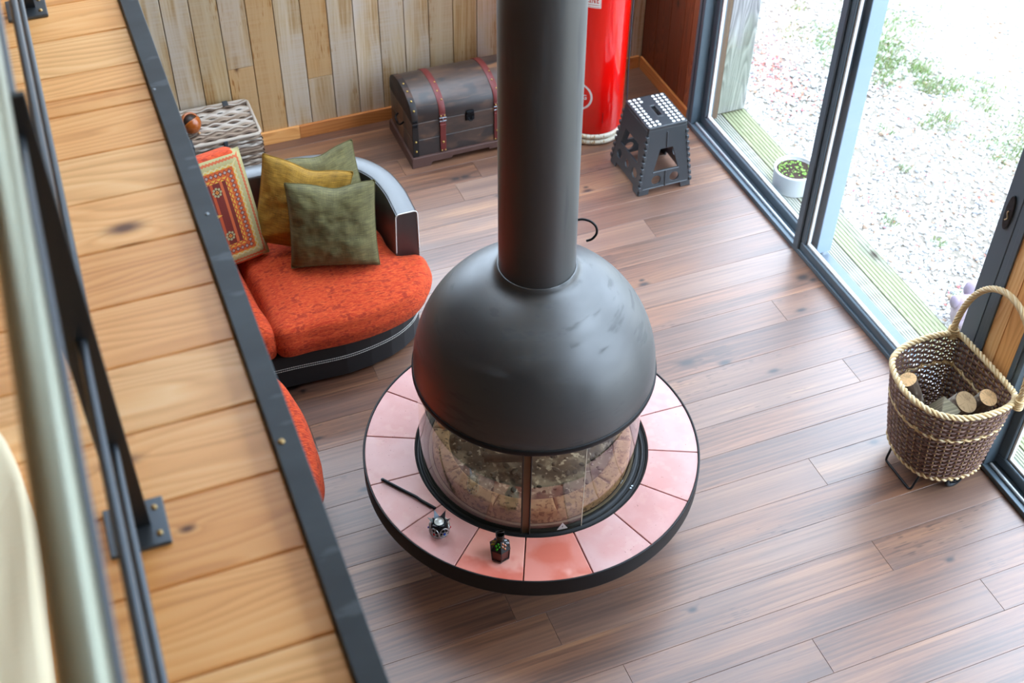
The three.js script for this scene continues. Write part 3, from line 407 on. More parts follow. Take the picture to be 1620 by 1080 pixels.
  const mm = std({ color: 0xbfaab8, roughness: 0.7 }), md = std({ color: 0x9b8b9c, roughness: 0.7 });
  const blob = (x, y, z, a, b, c) => new THREE.SphereGeometry(1, 24, 16).scale(a, b, c).translate(x, y, z);
  mesh('body', merge([blob(0, 0.09, 0, 0.075, 0.1, 0.06), blob(0.02, 0.05, 0.03, 0.09, 0.05, 0.07)]), mm, mv); mesh('lobe', blob(0.02, 0.195, -0.03, 0.04, 0.045, 0.03), md, mv); mesh('lobe', blob(-0.065, 0.15, -0.02, 0.025, 0.035, 0.025), md, mv);
}

// ---------------------------------------------------------------- sofa, ottoman, cushions
const leather = std({ color: 0x191b1e, roughness: 0.42, ior: 1.7, clearcoat: 0.8, clearcoatRoughness: 0.38, bumpMap: T.grainy, bumpScale: 0.0005, specularIntensity: 1 });
const stitch = std({ color: 0xd9d6cf, roughness: 0.7 });
const chen = std({ map: T.chenille, bumpMap: T.weave, bumpScale: 0.0016, roughness: 0.95, sheen: 0.4, sheenColor: new THREE.Color(0xff8a4a), sheenRoughness: 0.6 });
function sweepWall(path, prof, closedEnds = true) { // profile [[off, y]...] swept along a plan path, off to the left of travel
  const n = path.length, m = prof.length, pos = [], uv = [], idx = []; let dist = 0;
  for (let i = 0; i < n; i++) { const a = path[Math.max(0, i - 1)], b = path[Math.min(n - 1, i + 1)], l = Math.hypot(b[0] - a[0], b[1] - a[1]), nx = -(b[1] - a[1]) / l, nz = (b[0] - a[0]) / l; if (i) dist += Math.hypot(path[i][0] - path[i - 1][0], path[i][1] - path[i - 1][1]); let t = 0; prof.forEach((p, j) => { if (j) t += Math.hypot(p[0] - prof[j - 1][0], p[1] - prof[j - 1][1]); pos.push(path[i][0] + nx * p[0], p[1], path[i][1] + nz * p[0]); uv.push(dist, t); }); }
  for (let i = 0; i + 1 < n; i++) for (let j = 0; j + 1 < m; j++) { const a = i * m + j, b = a + 1, c = a + m, d = c + 1; idx.push(a, b, c, b, d, c); }
  const g = new THREE.BufferGeometry(); g.setAttribute('position', new THREE.Float32BufferAttribute(pos, 3)); g.setAttribute('uv', new THREE.Float32BufferAttribute(uv, 2)); g.setIndex(idx); g.computeVertexNormals();
  if (!closedEnds) return g;
  const parts = [g.toNonIndexed()]; for (const e of [0, n - 1]) { const p = [], u = []; for (let j = 1; j + 1 < m; j++) for (const k of e ? [0, j, j + 1] : [0, j + 1, j]) { const q = (e * m + k) * 3; p.push(pos[q], pos[q + 1], pos[q + 2]); u.push(k * 0.1, pos[q + 1]); } const c = new THREE.BufferGeometry(); c.setAttribute('position', new THREE.Float32BufferAttribute(p, 3)); c.setAttribute('uv', new THREE.Float32BufferAttribute(u, 2)); c.computeVertexNormals(); parts.push(c); }
  return merge(parts);
}
{
  const s = thing('curved_sofa', 'rounded black leather sofa with orange chenille seat cushions and white stitching', 'sofa', [0, 0, 0]);
  const front = [[-3.75, 1.845], [-3.2, 1.845], [-2.85, 1.845], [-2.559, 1.85], [-2.316, 1.862], [-2.2, 1.848], [-2.099, 1.822], [-2.03, 1.79], [-1.97, 1.745], [-1.925, 1.68], [-1.9, 1.6], [-1.885, 1.5]];
  const backO = [[-1.872, 1.39], [-1.905, 1.225], [-1.99, 1.093], [-2.127, 1.014], [-2.26, 0.985], [-2.4, 0.985], [-2.8, 0.985], [-3.3, 0.985], [-3.75, 0.985]];
  const bs = new THREE.Shape([...front, ...backO].map((p) => new THREE.Vector2(p[0], -p[1])));
  const bg = new THREE.ExtrudeGeometry(bs, { depth: 0.17, bevelEnabled: true, bevelSize: 0.008, bevelThickness: 0.008, bevelSegments: 2, bevelOffset: -0.008 }); bg.rotateX(-Math.PI / 2); bg.translate(0, 0.03, 0); bg.clearGroups();
  const leatherBase = std({ color: 0x15171a, roughness: 0.5, bumpMap: T.grainy, bumpScale: 0.0005 }); mesh('base', bg, leatherBase, s);
  for (const [x, z] of [[-2.0, 1.6], [-2.1, 1.15], [-3.6, 1.7], [-3.6, 1.1], [-2.6, 1.7]]) mesh('foot', new THREE.CylinderGeometry(0.025, 0.02, 0.032, 16), M.black, s).position.set(x, 0.0155, z);
  const band = smoothFront(front); function smoothFront(p) { return new THREE.CatmullRomCurve3(p.map((q) => V3(q[0], 0, q[1])), false, 'centripetal').getSpacedPoints(110).map((q) => [q.x, q.z]); }
  for (const y of [0.128, 0.14]) { const st = []; for (let i = 0; i + 1 < band.length; i++) { const a = band[i], b = band[i + 1], l = Math.hypot(b[0] - a[0], b[1] - a[1]), nx = -(b[1] - a[1]) / l, nz = (b[0] - a[0]) / l, n = 2; for (let k = 0; k < n; k++) { const t0 = (k + 0.1) / n, t1 = (k + 0.8) / n, o = 0.001; st.push(rod([lerp(a[0], b[0], t0) + nx * o, y, lerp(a[1], b[1], t0) + nz * o], [lerp(a[0], b[0], t1) + nx * o, y, lerp(a[1], b[1], t1) + nz * o], 0.0018, 5)); } } stuff(mesh('stitching', merge(st), stitch, s)); }
  // backrest: path runs from the open end round to the left; profile offset inward
  const bp = new THREE.CatmullRomCurve3([[-1.873, 1.565], [-1.872, 1.48], [-1.873, 1.39], [-1.905, 1.225], [-1.99, 1.093], [-2.127, 1.014], [-2.26, 0.985], [-2.45, 0.98], [-2.8, 0.98], [-3.3, 0.98], [-3.75, 0.98]].map((p) => V3(p[0], 0, p[1])), false, 'centripetal').getSpacedPoints(80).map((q) => [q.x, q.z]);
  const back = sweepWall(bp, [[0, 0.18], [-0.002, 0.3], [0, 0.585], [-0.004, 0.596], [-0.012, 0.6], [-0.05, 0.603], [-0.086, 0.6], [-0.094, 0.596], [-0.098, 0.585], [-0.105, 0.45], [-0.105, 0.3], [-0.105, 0.19]]);
  mesh('backrest', toCreasedNormals(back, 0.9), leather, s);
  const e0 = [[-1.8725, 0.39], [-1.874, 0.586], [-1.885, 0.601], [-1.96, 0.601], [-1.9725, 0.586], [-1.979, 0.39]]; mesh('piping', tube(e0.map((p) => [p[0], p[1], 1.5665]), 0.0028, 60, 6, false, 0.1), stitch, s);
  mesh('piping', tube(bp.filter((_, i) => i < 34 && i % 2 === 0).map((p, i, A) => { const a = A[Math.max(0, i - 1)], b = A[Math.min(A.length - 1, i + 1)], l = Math.hypot(b[0] - a[0], b[1] - a[1]); return [p[0] + (b[1] - a[1]) / l * 0.0965, 0.595, p[1] - (b[0] - a[0]) / l * 0.0965]; }), 0.0022, 60, 5), leather, s);
  // seat cushions
  const c1 = [[-2.598, 1.86], [-2.45, 1.878], [-2.25, 1.885], [-2.1, 1.862], [-1.98, 1.815], [-1.9, 1.74], [-1.857, 1.65], [-1.857, 1.585], [-1.885, 1.555], [-1.955, 1.535], [-1.985, 1.45], [-1.99, 1.34], [-2.04, 1.21], [-2.16, 1.13], [-2.3, 1.1], [-2.62, 1.1], [-2.638, 1.3], [-2.615, 1.6]];
  mesh('seat_cushion', cushion(c1, 0.197, 0.372, 0.052, 0.028, 12, 160, 0.012), chen, s);
  const c2 = [[-2.612, 1.85], [-2.75, 1.866], [-3.1, 1.866], [-3.35, 1.85], [-3.38, 1.5], [-3.37, 1.1], [-3.0, 1.095], [-2.66, 1.1], [-2.655, 1.3], [-2.632, 1.6]];
  mesh('seat_cushion', cushion(c2, 0.197, 0.372, 0.052, 0.028, 12, 160, 0.01), chen, s);
  const c3 = [[-3.395, 1.85], [-3.72, 1.85], [-3.72, 1.1], [-3.4, 1.1]]; mesh('seat_cushion', cushion(c3, 0.197, 0.372, 0.05, 0.02, 10, 100), chen, s);

  const o = thing('ottoman', 'orange chenille ottoman on a black leather base in front of the sofa', 'ottoman', [-3.02, 0, 2.4]);
  const oc = [[-0.35, -0.34], [0, -0.36], [0.33, -0.34], [0.398, -0.15], [0.405, 0.05], [0.395, 0.2], [0.345, 0.345], [0, 0.37], [-0.34, 0.35], [-0.37, 0]];
  mesh('base', cushion(oc.map((p) => [p[0] * 0.96, p[1] * 0.96]), 0.02, 0.2, 0.02, 0, 4, 120), leather, o); mesh('seat_cushion', cushion(oc, 0.2, 0.38, 0.055, 0.03, 12, 160, 0.01), chen, o);
  for (const [x, z] of [[-0.25, -0.25], [0.28, -0.25], [0.28, 0.25], [-0.25, 0.25]]) mesh('foot', new THREE.CylinderGeometry(0.025, 0.02, 0.024, 16), M.black, o).position.set(x, 0.012, z);
}
// soft square cushion standing on its lower edge; origin at the middle of the lower edge
function pillowGeo(w, h, t, sd, ears = 0.05) {
  const N = 36, pos = [], uv = [], idx = [];
  for (const side of [1, -1]) for (let j = 0; j <= N; j++) for (let i = 0; i <= N; i++) {
    const u = i / N * 2 - 1, v = j / N * 2 - 1, ex = 1 - ears * (1 - v * v), ey = 1 - ears * (1 - u * u), e = Math.pow(Math.max(0, (1 - Math.abs(u) ** 2.6) * (1 - Math.abs(v) ** 2.6)), 0.52);
    const wr = (fbm(u * 2.2 + sd, v * 2.2 + side * 5 + sd, 3) - 0.5) * 0.03 * Math.min(1, e * 2) + 0.012 * (vn((u + v) * 3 + sd, (u - v) * 7 + sd) - 0.5) * Math.sqrt(e), sag = 0.022 * Math.exp(-((u - 0.1) ** 2) * 7) * sstep(0.1, 1, v);
    pos.push(u * ex * w / 2, (v * ey + 1) * h / 2 - sag, side * (e * t / 2 + wr)); uv.push(u * w / 2, v * h / 2);
  }
  const M1 = (N + 1) * (N + 1); for (let s2 = 0; s2 < 2; s2++) for (let j = 0; j < N; j++) for (let i = 0; i < N; i++) { const a = s2 * M1 + j * (N + 1) + i, b = a + 1, c = a + N + 1, d = c + 1; if (s2 === 0) idx.push(a, b, c, b, d, c); else idx.push(a, c, b, b, c, d); }
  const g = new THREE.BufferGeometry(); g.setAttribute('position', new THREE.Float32BufferAttribute(pos, 3)); g.setAttribute('uv', new THREE.Float32BufferAttribute(uv, 2)); g.setIndex(idx); g.computeVertexNormals(); return g;
}
function seam(w, h, ears, r = 0.0022) { const p = [], n = 14; for (const [sx, sy, ax] of [[-1, -1, 0], [1, -1, 1], [1, 1, 2], [-1, 1, 3]]) for (let i = 0; i < n; i++) { const t = i / n * 2 - 1; let u, v; if (ax === 0) { u = t; v = -1; } else if (ax === 1) { u = 1; v = t; } else if (ax === 2) { u = -t; v = 1; } else { u = -1; v = -t; } p.push(V3(u * (1 - ears * (1 - v * v)) * w / 2, (v * (1 - ears * (1 - u * u)) + 1) * h / 2 - 0.022 * Math.exp(-((u - 0.1) ** 2) * 7) * sstep(0.1, 1, v), 0)); } return new THREE.TubeGeometry(new THREE.CatmullRomCurve3(p, true, 'catmullrom', 0.3), 160, r, 5, true); }
const fabric = (col, sheen) => { const t = T.weave.clone(); t.needsUpdate = true; return std({ map: t, bumpMap: T.weave, bumpScale: 0.0012, color: col, roughness: 0.85, sheen: 0.5, sheenColor: new THREE.Color(sheen), sheenRoughness: 0.5 }); };
function pillow(name, label, m, w, h, t, sd, pos, yaw, lean, roll = 0, ears = 0.05) {
  const o = thing(name, label, 'cushion', pos, 0, 'cushions on the sofa'); o.rotation.set(-lean, yaw, roll, 'YXZ'); mesh('cover', pillowGeo(w, h, t, sd, ears), m, o); mesh('seam', seam(w, h, ears), m, o); return o;
}
const olive = fabric(0x8c8350, 0xc0b880), mustard = fabric(0xd9a233, 0xffd070);
pillow('cushion', 'olive green square cushion leaning at the front of the group on the orange seat', olive, 0.385, 0.385, 0.19, 3, [-2.26, 0.404, 1.575], -0.3, 0.36, 0.0, 0.05);
pillow('cushion', 'mustard yellow square cushion between two green cushions on the orange seat', mustard, 0.4, 0.4, 0.13, 8, [-2.395, 0.412, 1.41], -0.45, 0.4, -0.15, 0.05);
pillow('cushion', 'olive green cushion at the back against the black leather backrest', olive, 0.38, 0.36, 0.13, 14, [-2.2, 0.41, 1.315], -0.05, 0.45, 0.1, 0.06);
{ // kilim cushion: patterned face, red chenille border
  const cv = document.createElement('canvas'); cv.width = cv.height = 1024; const c = cv.getContext('2d'), rect = (x, y, w, h, f) => { c.fillStyle = f; c.fillRect(x, y, w, h); };
  rect(0, 0, 1024, 1024, '#bdb887'); for (let i = 0; i < 260; i++) { c.fillStyle = i % 2 ? 'rgba(170,165,115,0.25)' : 'rgba(215,210,165,0.25)'; c.fillRect((i * 97) % 1024, 0, 3, 1024); }
  c.translate(512, 512); c.scale(1.13, 1.13); c.translate(-512, -512); const zig = (ins, amp, step, lw, col) => { c.strokeStyle = col; c.lineWidth = lw; c.beginPath(); const L = 1024 - 2 * ins, n = Math.round(L / step / 2) * 2, q = L / n; let first = true; const put = (x, y) => { if (first) { c.moveTo(x, y); first = false; } else c.lineTo(x, y); }; for (let i = 0; i <= n; i++) put(ins + i * q, ins + (i % 2 ? amp : 0)); for (let i = 0; i <= n; i++) put(1024 - ins - (i % 2 ? amp : 0), ins + i * q); for (let i = 0; i <= n; i++) put(1024 - ins - i * q, 1024 - ins - (i % 2 ? amp : 0)); for (let i = 0; i <= n; i++) put(ins + (i % 2 ? amp : 0), 1024 - ins - i * q); c.closePath(); c.stroke(); };
  zig(104, 8, 14, 16, '#cf6b45'); rect(150, 150, 724, 724, '#e2b64e'); zig(150, 16, 24, 12, '#d8d0a0');
  rect(172, 172, 680, 680, '#d5672f'); rect(232, 232, 560, 560, '#e3b548'); zig(238, 18, 22, 10, '#c8552e'); rect(258, 258, 508, 508, '#7a2a20');
  const dia = (x, y, r, f, f2) => { for (const [q, k] of [[r, f], [r * 0.6, f2]]) { c.fillStyle = k; c.beginPath(); c.moveTo(x, y - q); c.lineTo(x + q, y); c.lineTo(x, y + q); c.lineTo(x - q, y); c.closePath(); c.fill(); } };
  for (let i = 0; i <= 16; i++) { const t = 205 + i * (614 / 16); dia(t, 203, 22, '#8a3a28', '#b3a2a0'); dia(t, 821, 22, '#8a3a28', '#b3a2a0'); if (i && i < 16) { dia(203, t, 22, '#8a3a28', '#b3a2a0'); dia(821, t, 22, '#8a3a28', '#b3a2a0'); } }
  for (let k = 0; k < 6; k++) { const x = 305 + k * 83; c.strokeStyle = k % 2 ? '#d26a3c' : '#c5572f'; c.lineWidth = 22; c.beginPath(); for (let y = 258; y <= 766; y += 12) c.lineTo(x + ((y / 12) % 2 ? 5 : -5), y); c.stroke(); }
  for (const [x, y] of [[350, 330], [674, 330], [350, 694], [674, 694]]) { for (let a = 0; a < 8; a++) { c.fillStyle = '#a9b08a'; c.beginPath(); c.arc(x + 30 * Math.cos(a * 0.785), y + 30 * Math.sin(a * 0.785), 10, 0, 7); c.fill(); } dia(x, y, 16, '#e2b64e', '#c8552e'); }
  c.fillStyle = '#e6b84c'; c.beginPath(); for (let i = 0; i < 16; i++) { const r = i % 2 ? 70 : 150, a = i / 16 * 6.283; c.lineTo(512 + r * Math.cos(a), 512 + r * Math.sin(a)); } c.closePath(); c.fill(); dia(512, 512, 90, '#c8552e', '#7a2a20'); dia(512, 512, 30, '#e6b84c', '#a9b08a');
  const kt = new THREE.CanvasTexture(cv); kt.colorSpace = THREE.SRGBColorSpace; kt.needsUpdate = true;
  const o = thing('kilim_cushion', 'large kilim cushion with woven diamonds, stripes and an orange top edge leaning on the sofa', 'cushion', [-2.745, 0.4, 1.44], 0, 'cushions on the sofa'); o.rotation.set(-0.4, 0.2, 0, 'YXZ');
  // box-like body of chenille with the kilim panel wrapped on its face
  const W = 0.5, H = 0.5, D = 0.15, body = new RoundedBoxGeometry(W, H, D, 6, 0.05); body.translate(0, H / 2, -D / 2); { const p = body.attributes.position; for (let i = 0; i < p.count; i++) { const x = p.getX(i) / (W / 2), y = p.getY(i) / (H / 2) - 1, z = p.getZ(i); p.setZ(i, z + (z > -D / 2 ? 1 : -1) * 0.025 * (1 - x * x) * (1 - y * y)); } body.computeVertexNormals(); } uvBox(body, 0);
  mesh('cover', body, chen, o);
  const N = 30, pos = [], uv = [], idx = []; for (let j = 0; j <= N; j++) for (let i = 0; i <= N; i++) { const u = i / N * 2 - 1, v = j / N * 2 - 1, edge = Math.max(Math.abs(u), Math.abs(v)), rx = Math.max(0, Math.abs(u) - 0.8) / 0.2, ry = Math.max(0, Math.abs(v) - 0.8) / 0.2; const z = 0.004 + 0.025 * (1 - (u * 0.98) ** 2) * (1 - (v * 0.98) ** 2) - 0.05 * (1 - Math.sqrt(Math.max(0, 1 - Math.min(1, rx * rx + ry * ry) * 0.95))); pos.push(u * (W / 2 + 0.002) , (v * 0.985 + 1) * H / 2, z); uv.push(i / N, j / N); } for (let j = 0; j < N; j++) for (let i = 0; i < N; i++) { const a = j * (N + 1) + i, b = a + 1, c2 = a + N + 1, d = c2 + 1; idx.push(a, b, c2, b, d, c2); }
  const g = new THREE.BufferGeometry(); g.setAttribute('position', new THREE.Float32BufferAttribute(pos, 3)); g.setAttribute('uv', new THREE.Float32BufferAttribute(uv, 2)); g.setIndex(idx); g.computeVertexNormals();
  mesh('kilim_panel', g, std({ map: kt, color: 0xe2d8cc, bumpMap: T.weave, bumpScale: 0.0012, roughness: 0.9 }), o).userData.label = 'woven kilim face with diamond border';
}

// ---------------------------------------------------------------- chest, hamper, pod, red drum, stool
{
  const c = thing('wooden_chest', 'dark wooden treasure chest with domed lid and red leather straps against the board wall', 'chest', [-1.232, 0, 0.286]);
  const L = 0.636, D = 0.376, wood = std({ map: T.chest, roughness: 0.5, clearcoat: 0.5, clearcoatRoughness: 0.4, bumpMap: T.grainy, bumpScale: 0.0005 }), dark = std({ map: T.chest, color: 0x8a7f80, roughness: 0.6 }), red = std({ color: 0x6b2622, roughness: 0.5, bumpMap: T.grainy, bumpScale: 0.0004 }), brass = std({ color: 0xc6a75e, roughness: 0.35, metalness: 0.9 }), iron = std({ color: 0x14161a, roughness: 0.4, metalness: 0.7 });
  const h0 = 0.06, h1 = 0.272, top = 0.408;
  const pl = new THREE.Shape(); pl.moveTo(-L / 2 - 0.012, 0); pl.lineTo(-L / 2 + 0.09, 0); pl.lineTo(-L / 2 + 0.1, 0.022); pl.lineTo(-L / 2 + 0.21, 0.022); pl.lineTo(-L / 2 + 0.215, 0.034); pl.lineTo(L / 2 - 0.215, 0.034); pl.lineTo(L / 2 - 0.21, 0.022); pl.lineTo(L / 2 - 0.1, 0.022); pl.lineTo(L / 2 - 0.09, 0); pl.lineTo(L / 2 + 0.012, 0); pl.lineTo(L / 2 + 0.012, h0 - 0.004); pl.lineTo(L / 2 + 0.004, h0 + 0.004); pl.lineTo(-L / 2 - 0.004, h0 + 0.004); pl.lineTo(-L / 2 - 0.012, h0 - 0.004); pl.closePath();
  const pg = (z) => new THREE.ExtrudeGeometry(pl, { depth: 0.016, bevelEnabled: true, bevelSize: 0.002, bevelThickness: 0.002, bevelSegments: 1, bevelOffset: -0.002 }).translate(0, 0, z);
  mesh('plinth', uvBox(merge([pg(D / 2 - 0.004), pg(-D / 2 - 0.014), boxAt(-L / 2 - 0.012, -L / 2 + 0.006, 0, h0 + 0.003, -D / 2, D / 2), boxAt(L / 2 - 0.006, L / 2 + 0.012, 0, h0 + 0.003, -D / 2, D / 2)]), 0), std({ color: 0x5a3f38, roughness: 0.5 }), c);
  const body = mesh('body', uvBox(merge([boxAt(-L / 2, L / 2, h0 - 0.02, (h0 + h1) / 2 - 0.0006, -D / 2, D / 2, 0.003), boxAt(-L / 2, L / 2, (h0 + h1) / 2 + 0.0006, h1 - 0.002, -D / 2, D / 2, 0.003)]), 0, 0.3, 0.1), wood, c);
  // lid: arch of staves
  const arch = (k) => { const s = new THREE.Shape(); const n = 24; for (let i = 0; i <= n; i++) { const a = Math.PI * i / n, z = -Math.cos(a) * (D / 2 + k), y = h1 + 0.026 + Math.pow(Math.sin(a), 0.85) * (top - h1 - 0.026 + k); if (i === 0) s.moveTo(z, h1 + (k ? 0.001 : 0.001)); s.lineTo(z, y); } s.lineTo(D / 2 + k, h1 + 0.001); s.closePath(); return s; };
  const ext = (k, x0, x1, bev = 0.003) => { const g = new THREE.ExtrudeGeometry(arch(k), { depth: x1 - x0 - 2 * bev, bevelEnabled: true, bevelSize: bev, bevelThickness: bev, bevelSegments: 2, bevelOffset: -bev }); g.rotateY(-Math.PI / 2); g.translate(x1 - bev, 0, 0); return toCreasedNormals(g, 0.5); };
  // rotateY(-90): shape x -> z, extrusion z -> -x
  const lid = mesh('lid', uvBox(ext(0, -L / 2, L / 2), 0, 0.1, 0.7), wood, c);
  for (const x of [-L / 2 + 0.016, L / 2 - 0.016]) { const s = mesh('corner_strip', merge([uvBox(ext(0.0025, x - 0.017, x + 0.017, 0.001), 0), boxAt(x - 0.017, x + 0.017, h0 + 0.004, h1 - 0.003, D / 2 - 0.002, D / 2 + 0.003)]), dark, c); const n = []; for (const a of [0.35, 0.75, 1.15, 1.5]) n.push(new THREE.SphereGeometry(0.0058, 10, 8).translate(x, h1 + 0.026 + Math.pow(Math.sin(a), 0.85) * (top - h1 - 0.026 + 0.003), Math.cos(a) * (D / 2 + 0.003))); for (const y of [0.1, 0.16]) n.push(new THREE.SphereGeometry(0.0058, 10, 8).translate(x, y, D / 2 + 0.004)); n.forEach((g) => mesh('nail', g, brass, s)); mesh('hinge', boxAt(x - 0.013, x + 0.013, h1 - 0.024, h1 - 0.006, D / 2 + 0.002, D / 2 + 0.006), iron, s); mesh('hinge', boxAt(x - 0.013, x + 0.013, h1 + 0.004, h1 + 0.02, D / 2 + 0.002, D / 2 + 0.007), iron, s); }
  for (const x of [-0.152, 0.152]) {
    const s = mesh('strap', merge([uvBox(ext(0.004, x - 0.017, x + 0.017, 0.001), 0), boxAt(x - 0.016, x + 0.016, h0 + 0.012, h1 + 0.03, D / 2 + 0.003, D / 2 + 0.008), boxAt(x - 0.018, x + 0.018, h1 - 0.045, h1 - 0.03, D / 2 + 0.006, D / 2 + 0.012)]), red, c);
    mesh('buckle', merge([boxAt(x - 0.02, x + 0.02, h1 - 0.012, h1 - 0.007, D / 2 + 0.008, D / 2 + 0.013), boxAt(x - 0.02, x + 0.02, h1 + 0.008, h1 + 0.013, D / 2 + 0.008, D / 2 + 0.013), boxAt(x - 0.003, x + 0.003, h1 - 0.014, h1 + 0.012, D / 2 + 0.009, D / 2 + 0.015)]), M.alu, s);
    const st = []; for (const [dx, y] of [[-0.01, 0.078], [0.01, 0.078], [0, 0.13], [-0.01, h1 + 0.022], [0.01, h1 + 0.022]]) st.push(new THREE.SphereGeometry(y === 0.13 ? 0.0065 : 0.0042, 10, 8).translate(x + dx, y, D / 2 + 0.009)); for (const a of [0.6, 0.95, 1.3]) st.push(new THREE.SphereGeometry(0.0045, 10, 8).translate(x + (a === 0.95 ? 0 : 0.008), h1 + 0.026 + Math.pow(Math.sin(a), 0.85) * (top - h1 - 0.021), Math.cos(a) * (D / 2 + 0.005))); st.forEach((g) => mesh('stud', g, brass, s));
  }
  mesh('latch', merge([new RoundedBoxGeometry(0.05, 0.042, 0.01, 3, 0.004).translate(0, h1 - 0.022, D / 2 + 0.004), new RoundedBoxGeometry(0.044, 0.022, 0.014, 3, 0.005).translate(0, h1 + 0.006, D / 2 + 0.006), tube([[-0.012, h1 - 0.02, D / 2 + 0.01], [-0.008, h1 - 0.035, D / 2 + 0.02], [0.008, h1 - 0.035, D / 2 + 0.02], [0.012, h1 - 0.02, D / 2 + 0.01]], 0.003, 20, 6)]), iron, c);
  mesh('side_handle', tube([[-L / 2 - 0.003, 0.2, -0.045], [-L / 2 - 0.02, 0.185, -0.04], [-L / 2 - 0.024, 0.17, 0], [-L / 2 - 0.02, 0.185, 0.04], [-L / 2 - 0.003, 0.2, 0.045]], 0.005, 30, 7), iron, c);
}
// wicker: flat reeds woven over ribs
function reedStrip(len, w, t, ribs, phase, amp, seg) { // along x, bulging +y
  const n = seg, pos = [], idx = []; for (let i = 0; i <= n; i++) { const x = (i / n - 0.5) * len, y = amp * Math.cos((i / n * ribs + phase) * Math.PI); for (const [a, b] of [[-0.5, -0.3], [-0.3, 0.5], [0.3, 0.5], [0.5, -0.3]]) pos.push(x, y + b * t, a * w); } for (let i = 0; i < n; i++) for (let j = 0; j < 3; j++) { const a = i * 4 + j, b = a + 1, c = a + 4, d = c + 1; idx.push(a, b, c, b, d, c); }
  const g = new THREE.BufferGeometry(); g.setAttribute('position', new THREE.Float32BufferAttribute(pos, 3)); g.setAttribute('uv', new THREE.Float32BufferAttribute(new Float32Array(pos.length / 3 * 2), 2)); g.setIndex(idx); g.computeVertexNormals(); return g;
}
{
  const W = 0.62, D = 0.34, H = 0.33, LH = 0.085, h = thing('wicker_hamper', 'grey brown woven rattan hamper with a hinged lid behind the sofa', 'hamper', [-2.612, 0, 0.185]);
  const cols = [0x9b8672, 0x7c6654, 0xb7a898, 0x655040, 0xc9bdb0].map((c) => std({ color: c, roughness: 0.6, side: THREE.DoubleSide })), core = std({ color: 0x4b3a2d, roughness: 0.9 });
  mesh('body', boxAt(-W / 2 + 0.012, W / 2 - 0.012, 0, H - LH - 0.004, -D / 2 + 0.012, D / 2 - 0.012, 0.01), core, h); const lid = mesh('lid', boxAt(-W / 2 + 0.01, W / 2 - 0.01, H - LH, H - 0.012, -D / 2 + 0.01, D / 2 - 0.01, 0.02), core, h);
  const sets = cols.map(() => []), lidSets = cols.map(() => []);
  const rw = 0.0125, ribs = Math.round(W / 0.05);
  for (let i = 0, z = -D / 2 + 0.016; z < D / 2 - 0.008; z += rw, i++) lidSets[Math.floor(rng() * 5)].push(reedStrip(W - 0.03, rw * 1.12, 0.006, ribs, Math.floor(i / 3) % 2, 0.0055, ribs * 5).translate(0, H - 0.007, z));
  const side = (y0, y1, target) => { for (let i = 0, y = y0; y < y1; y += 0.0105, i++) { for (const s of [-1, 1]) { const a = reedStrip(W - 0.015, 0.0125, 0.006, ribs, i % 2, 0.005, ribs * 5); a.rotateX(s * Math.PI / 2); target[Math.floor(rng() * 5)].push(a.translate(0, y, s * (D / 2 - 0.008))); const rb = Math.round(D / 0.05), b = reedStrip(D - 0.015, 0.0125, 0.006, rb, i % 2, 0.005, rb * 5); b.rotateY(Math.PI / 2); b.rotateZ(-s * Math.PI / 2); target[Math.floor(rng() * 5)].push(b.translate(s * (W / 2 - 0.008), y, 0)); } } };
  side(0.012, H - LH - 0.006, sets); side(H - LH + 0.006, H - 0.018, lidSets);
  sets.forEach((g, i) => g.length && stuff(mesh('woven_reed', merge(g), cols[i], h))); lidSets.forEach((g, i) => g.length && stuff(mesh('woven_reed', merge(g), cols[i], lid)));
  // wrapped edges
  const rim = (y, k) => tube([[-W / 2 + k, y, -D / 2 + k], [W / 2 - k - 0.02, y, -D / 2 + k], [W / 2 - k, y, -D / 2 + k + 0.02], [W / 2 - k, y, D / 2 - k - 0.02], [W / 2 - k - 0.02, y, D / 2 - k], [-W / 2 + k, y, D / 2 - k]], 0.009, 90, 8, true, 0.05);
  mesh('rim', rim(H - 0.008, 0.008), cols[2], lid); mesh('rim', rim(H - LH, 0.006), cols[1], lid); mesh('rim', rim(H - LH - 0.012, 0.006), cols[0], h);
  const bl = std({ color: 0x3a4046, roughness: 0.5 });
  for (const x of [-0.05, 0.19]) { const s = mesh('lid_strap', merge([boxAt(x - 0.014, x + 0.014, H - 0.004, H + 0.004, x > 0 ? -0.17 : D / 2 - 0.06, x > 0 ? -0.13 : D / 2 + 0.006), boxAt(x - 0.014, x + 0.014, H - 0.13, H + 0.003, x > 0 ? -D / 2 - 0.006 : D / 2 + 0.001, x > 0 ? -D / 2 + 0.001 : D / 2 + 0.008)]), bl, h); }
  mesh('clasp', merge([boxAt(0.11, 0.13, H - 0.15, H - 0.005, D / 2 + 0.001, D / 2 + 0.008)]), bl, h);
  const p = thing('carved_pod', 'glossy brown carved wooden pod with an open cleft on top of the wicker hamper', 'ornament', [-2.632, H + 0.004, 0.23]);
  const shell = std({ map: T.pine.map, color: 0xb27a4a, roughness: 0.25, clearcoat: 0.6, clearcoatRoughness: 0.15 }), inner = std({ color: 0x2b1a12, roughness: 0.5 });
  const sg = new THREE.SphereGeometry(0.056, 40, 24, 0.55, Math.PI * 2 - 1.1).scale(1, 0.92, 1); const gi = new THREE.SphereGeometry(0.044, 32, 20).scale(1, 0.92, 1);
  const sp = mesh('shell', sg, shell, p); sp.position.y = 0.052; sp.rotation.set(0.25, 0.5, -1.5); mesh('hollow', gi, inner, sp);
  const rimPts = (phi) => { const q = []; for (let i = 0; i <= 20; i++) { const t = i / 20 * Math.PI; q.push(V3(-0.0505 * Math.cos(phi) * Math.sin(t), 0.0505 * 0.92 * Math.cos(t), 0.0505 * Math.sin(phi) * Math.sin(t))); } return q; };
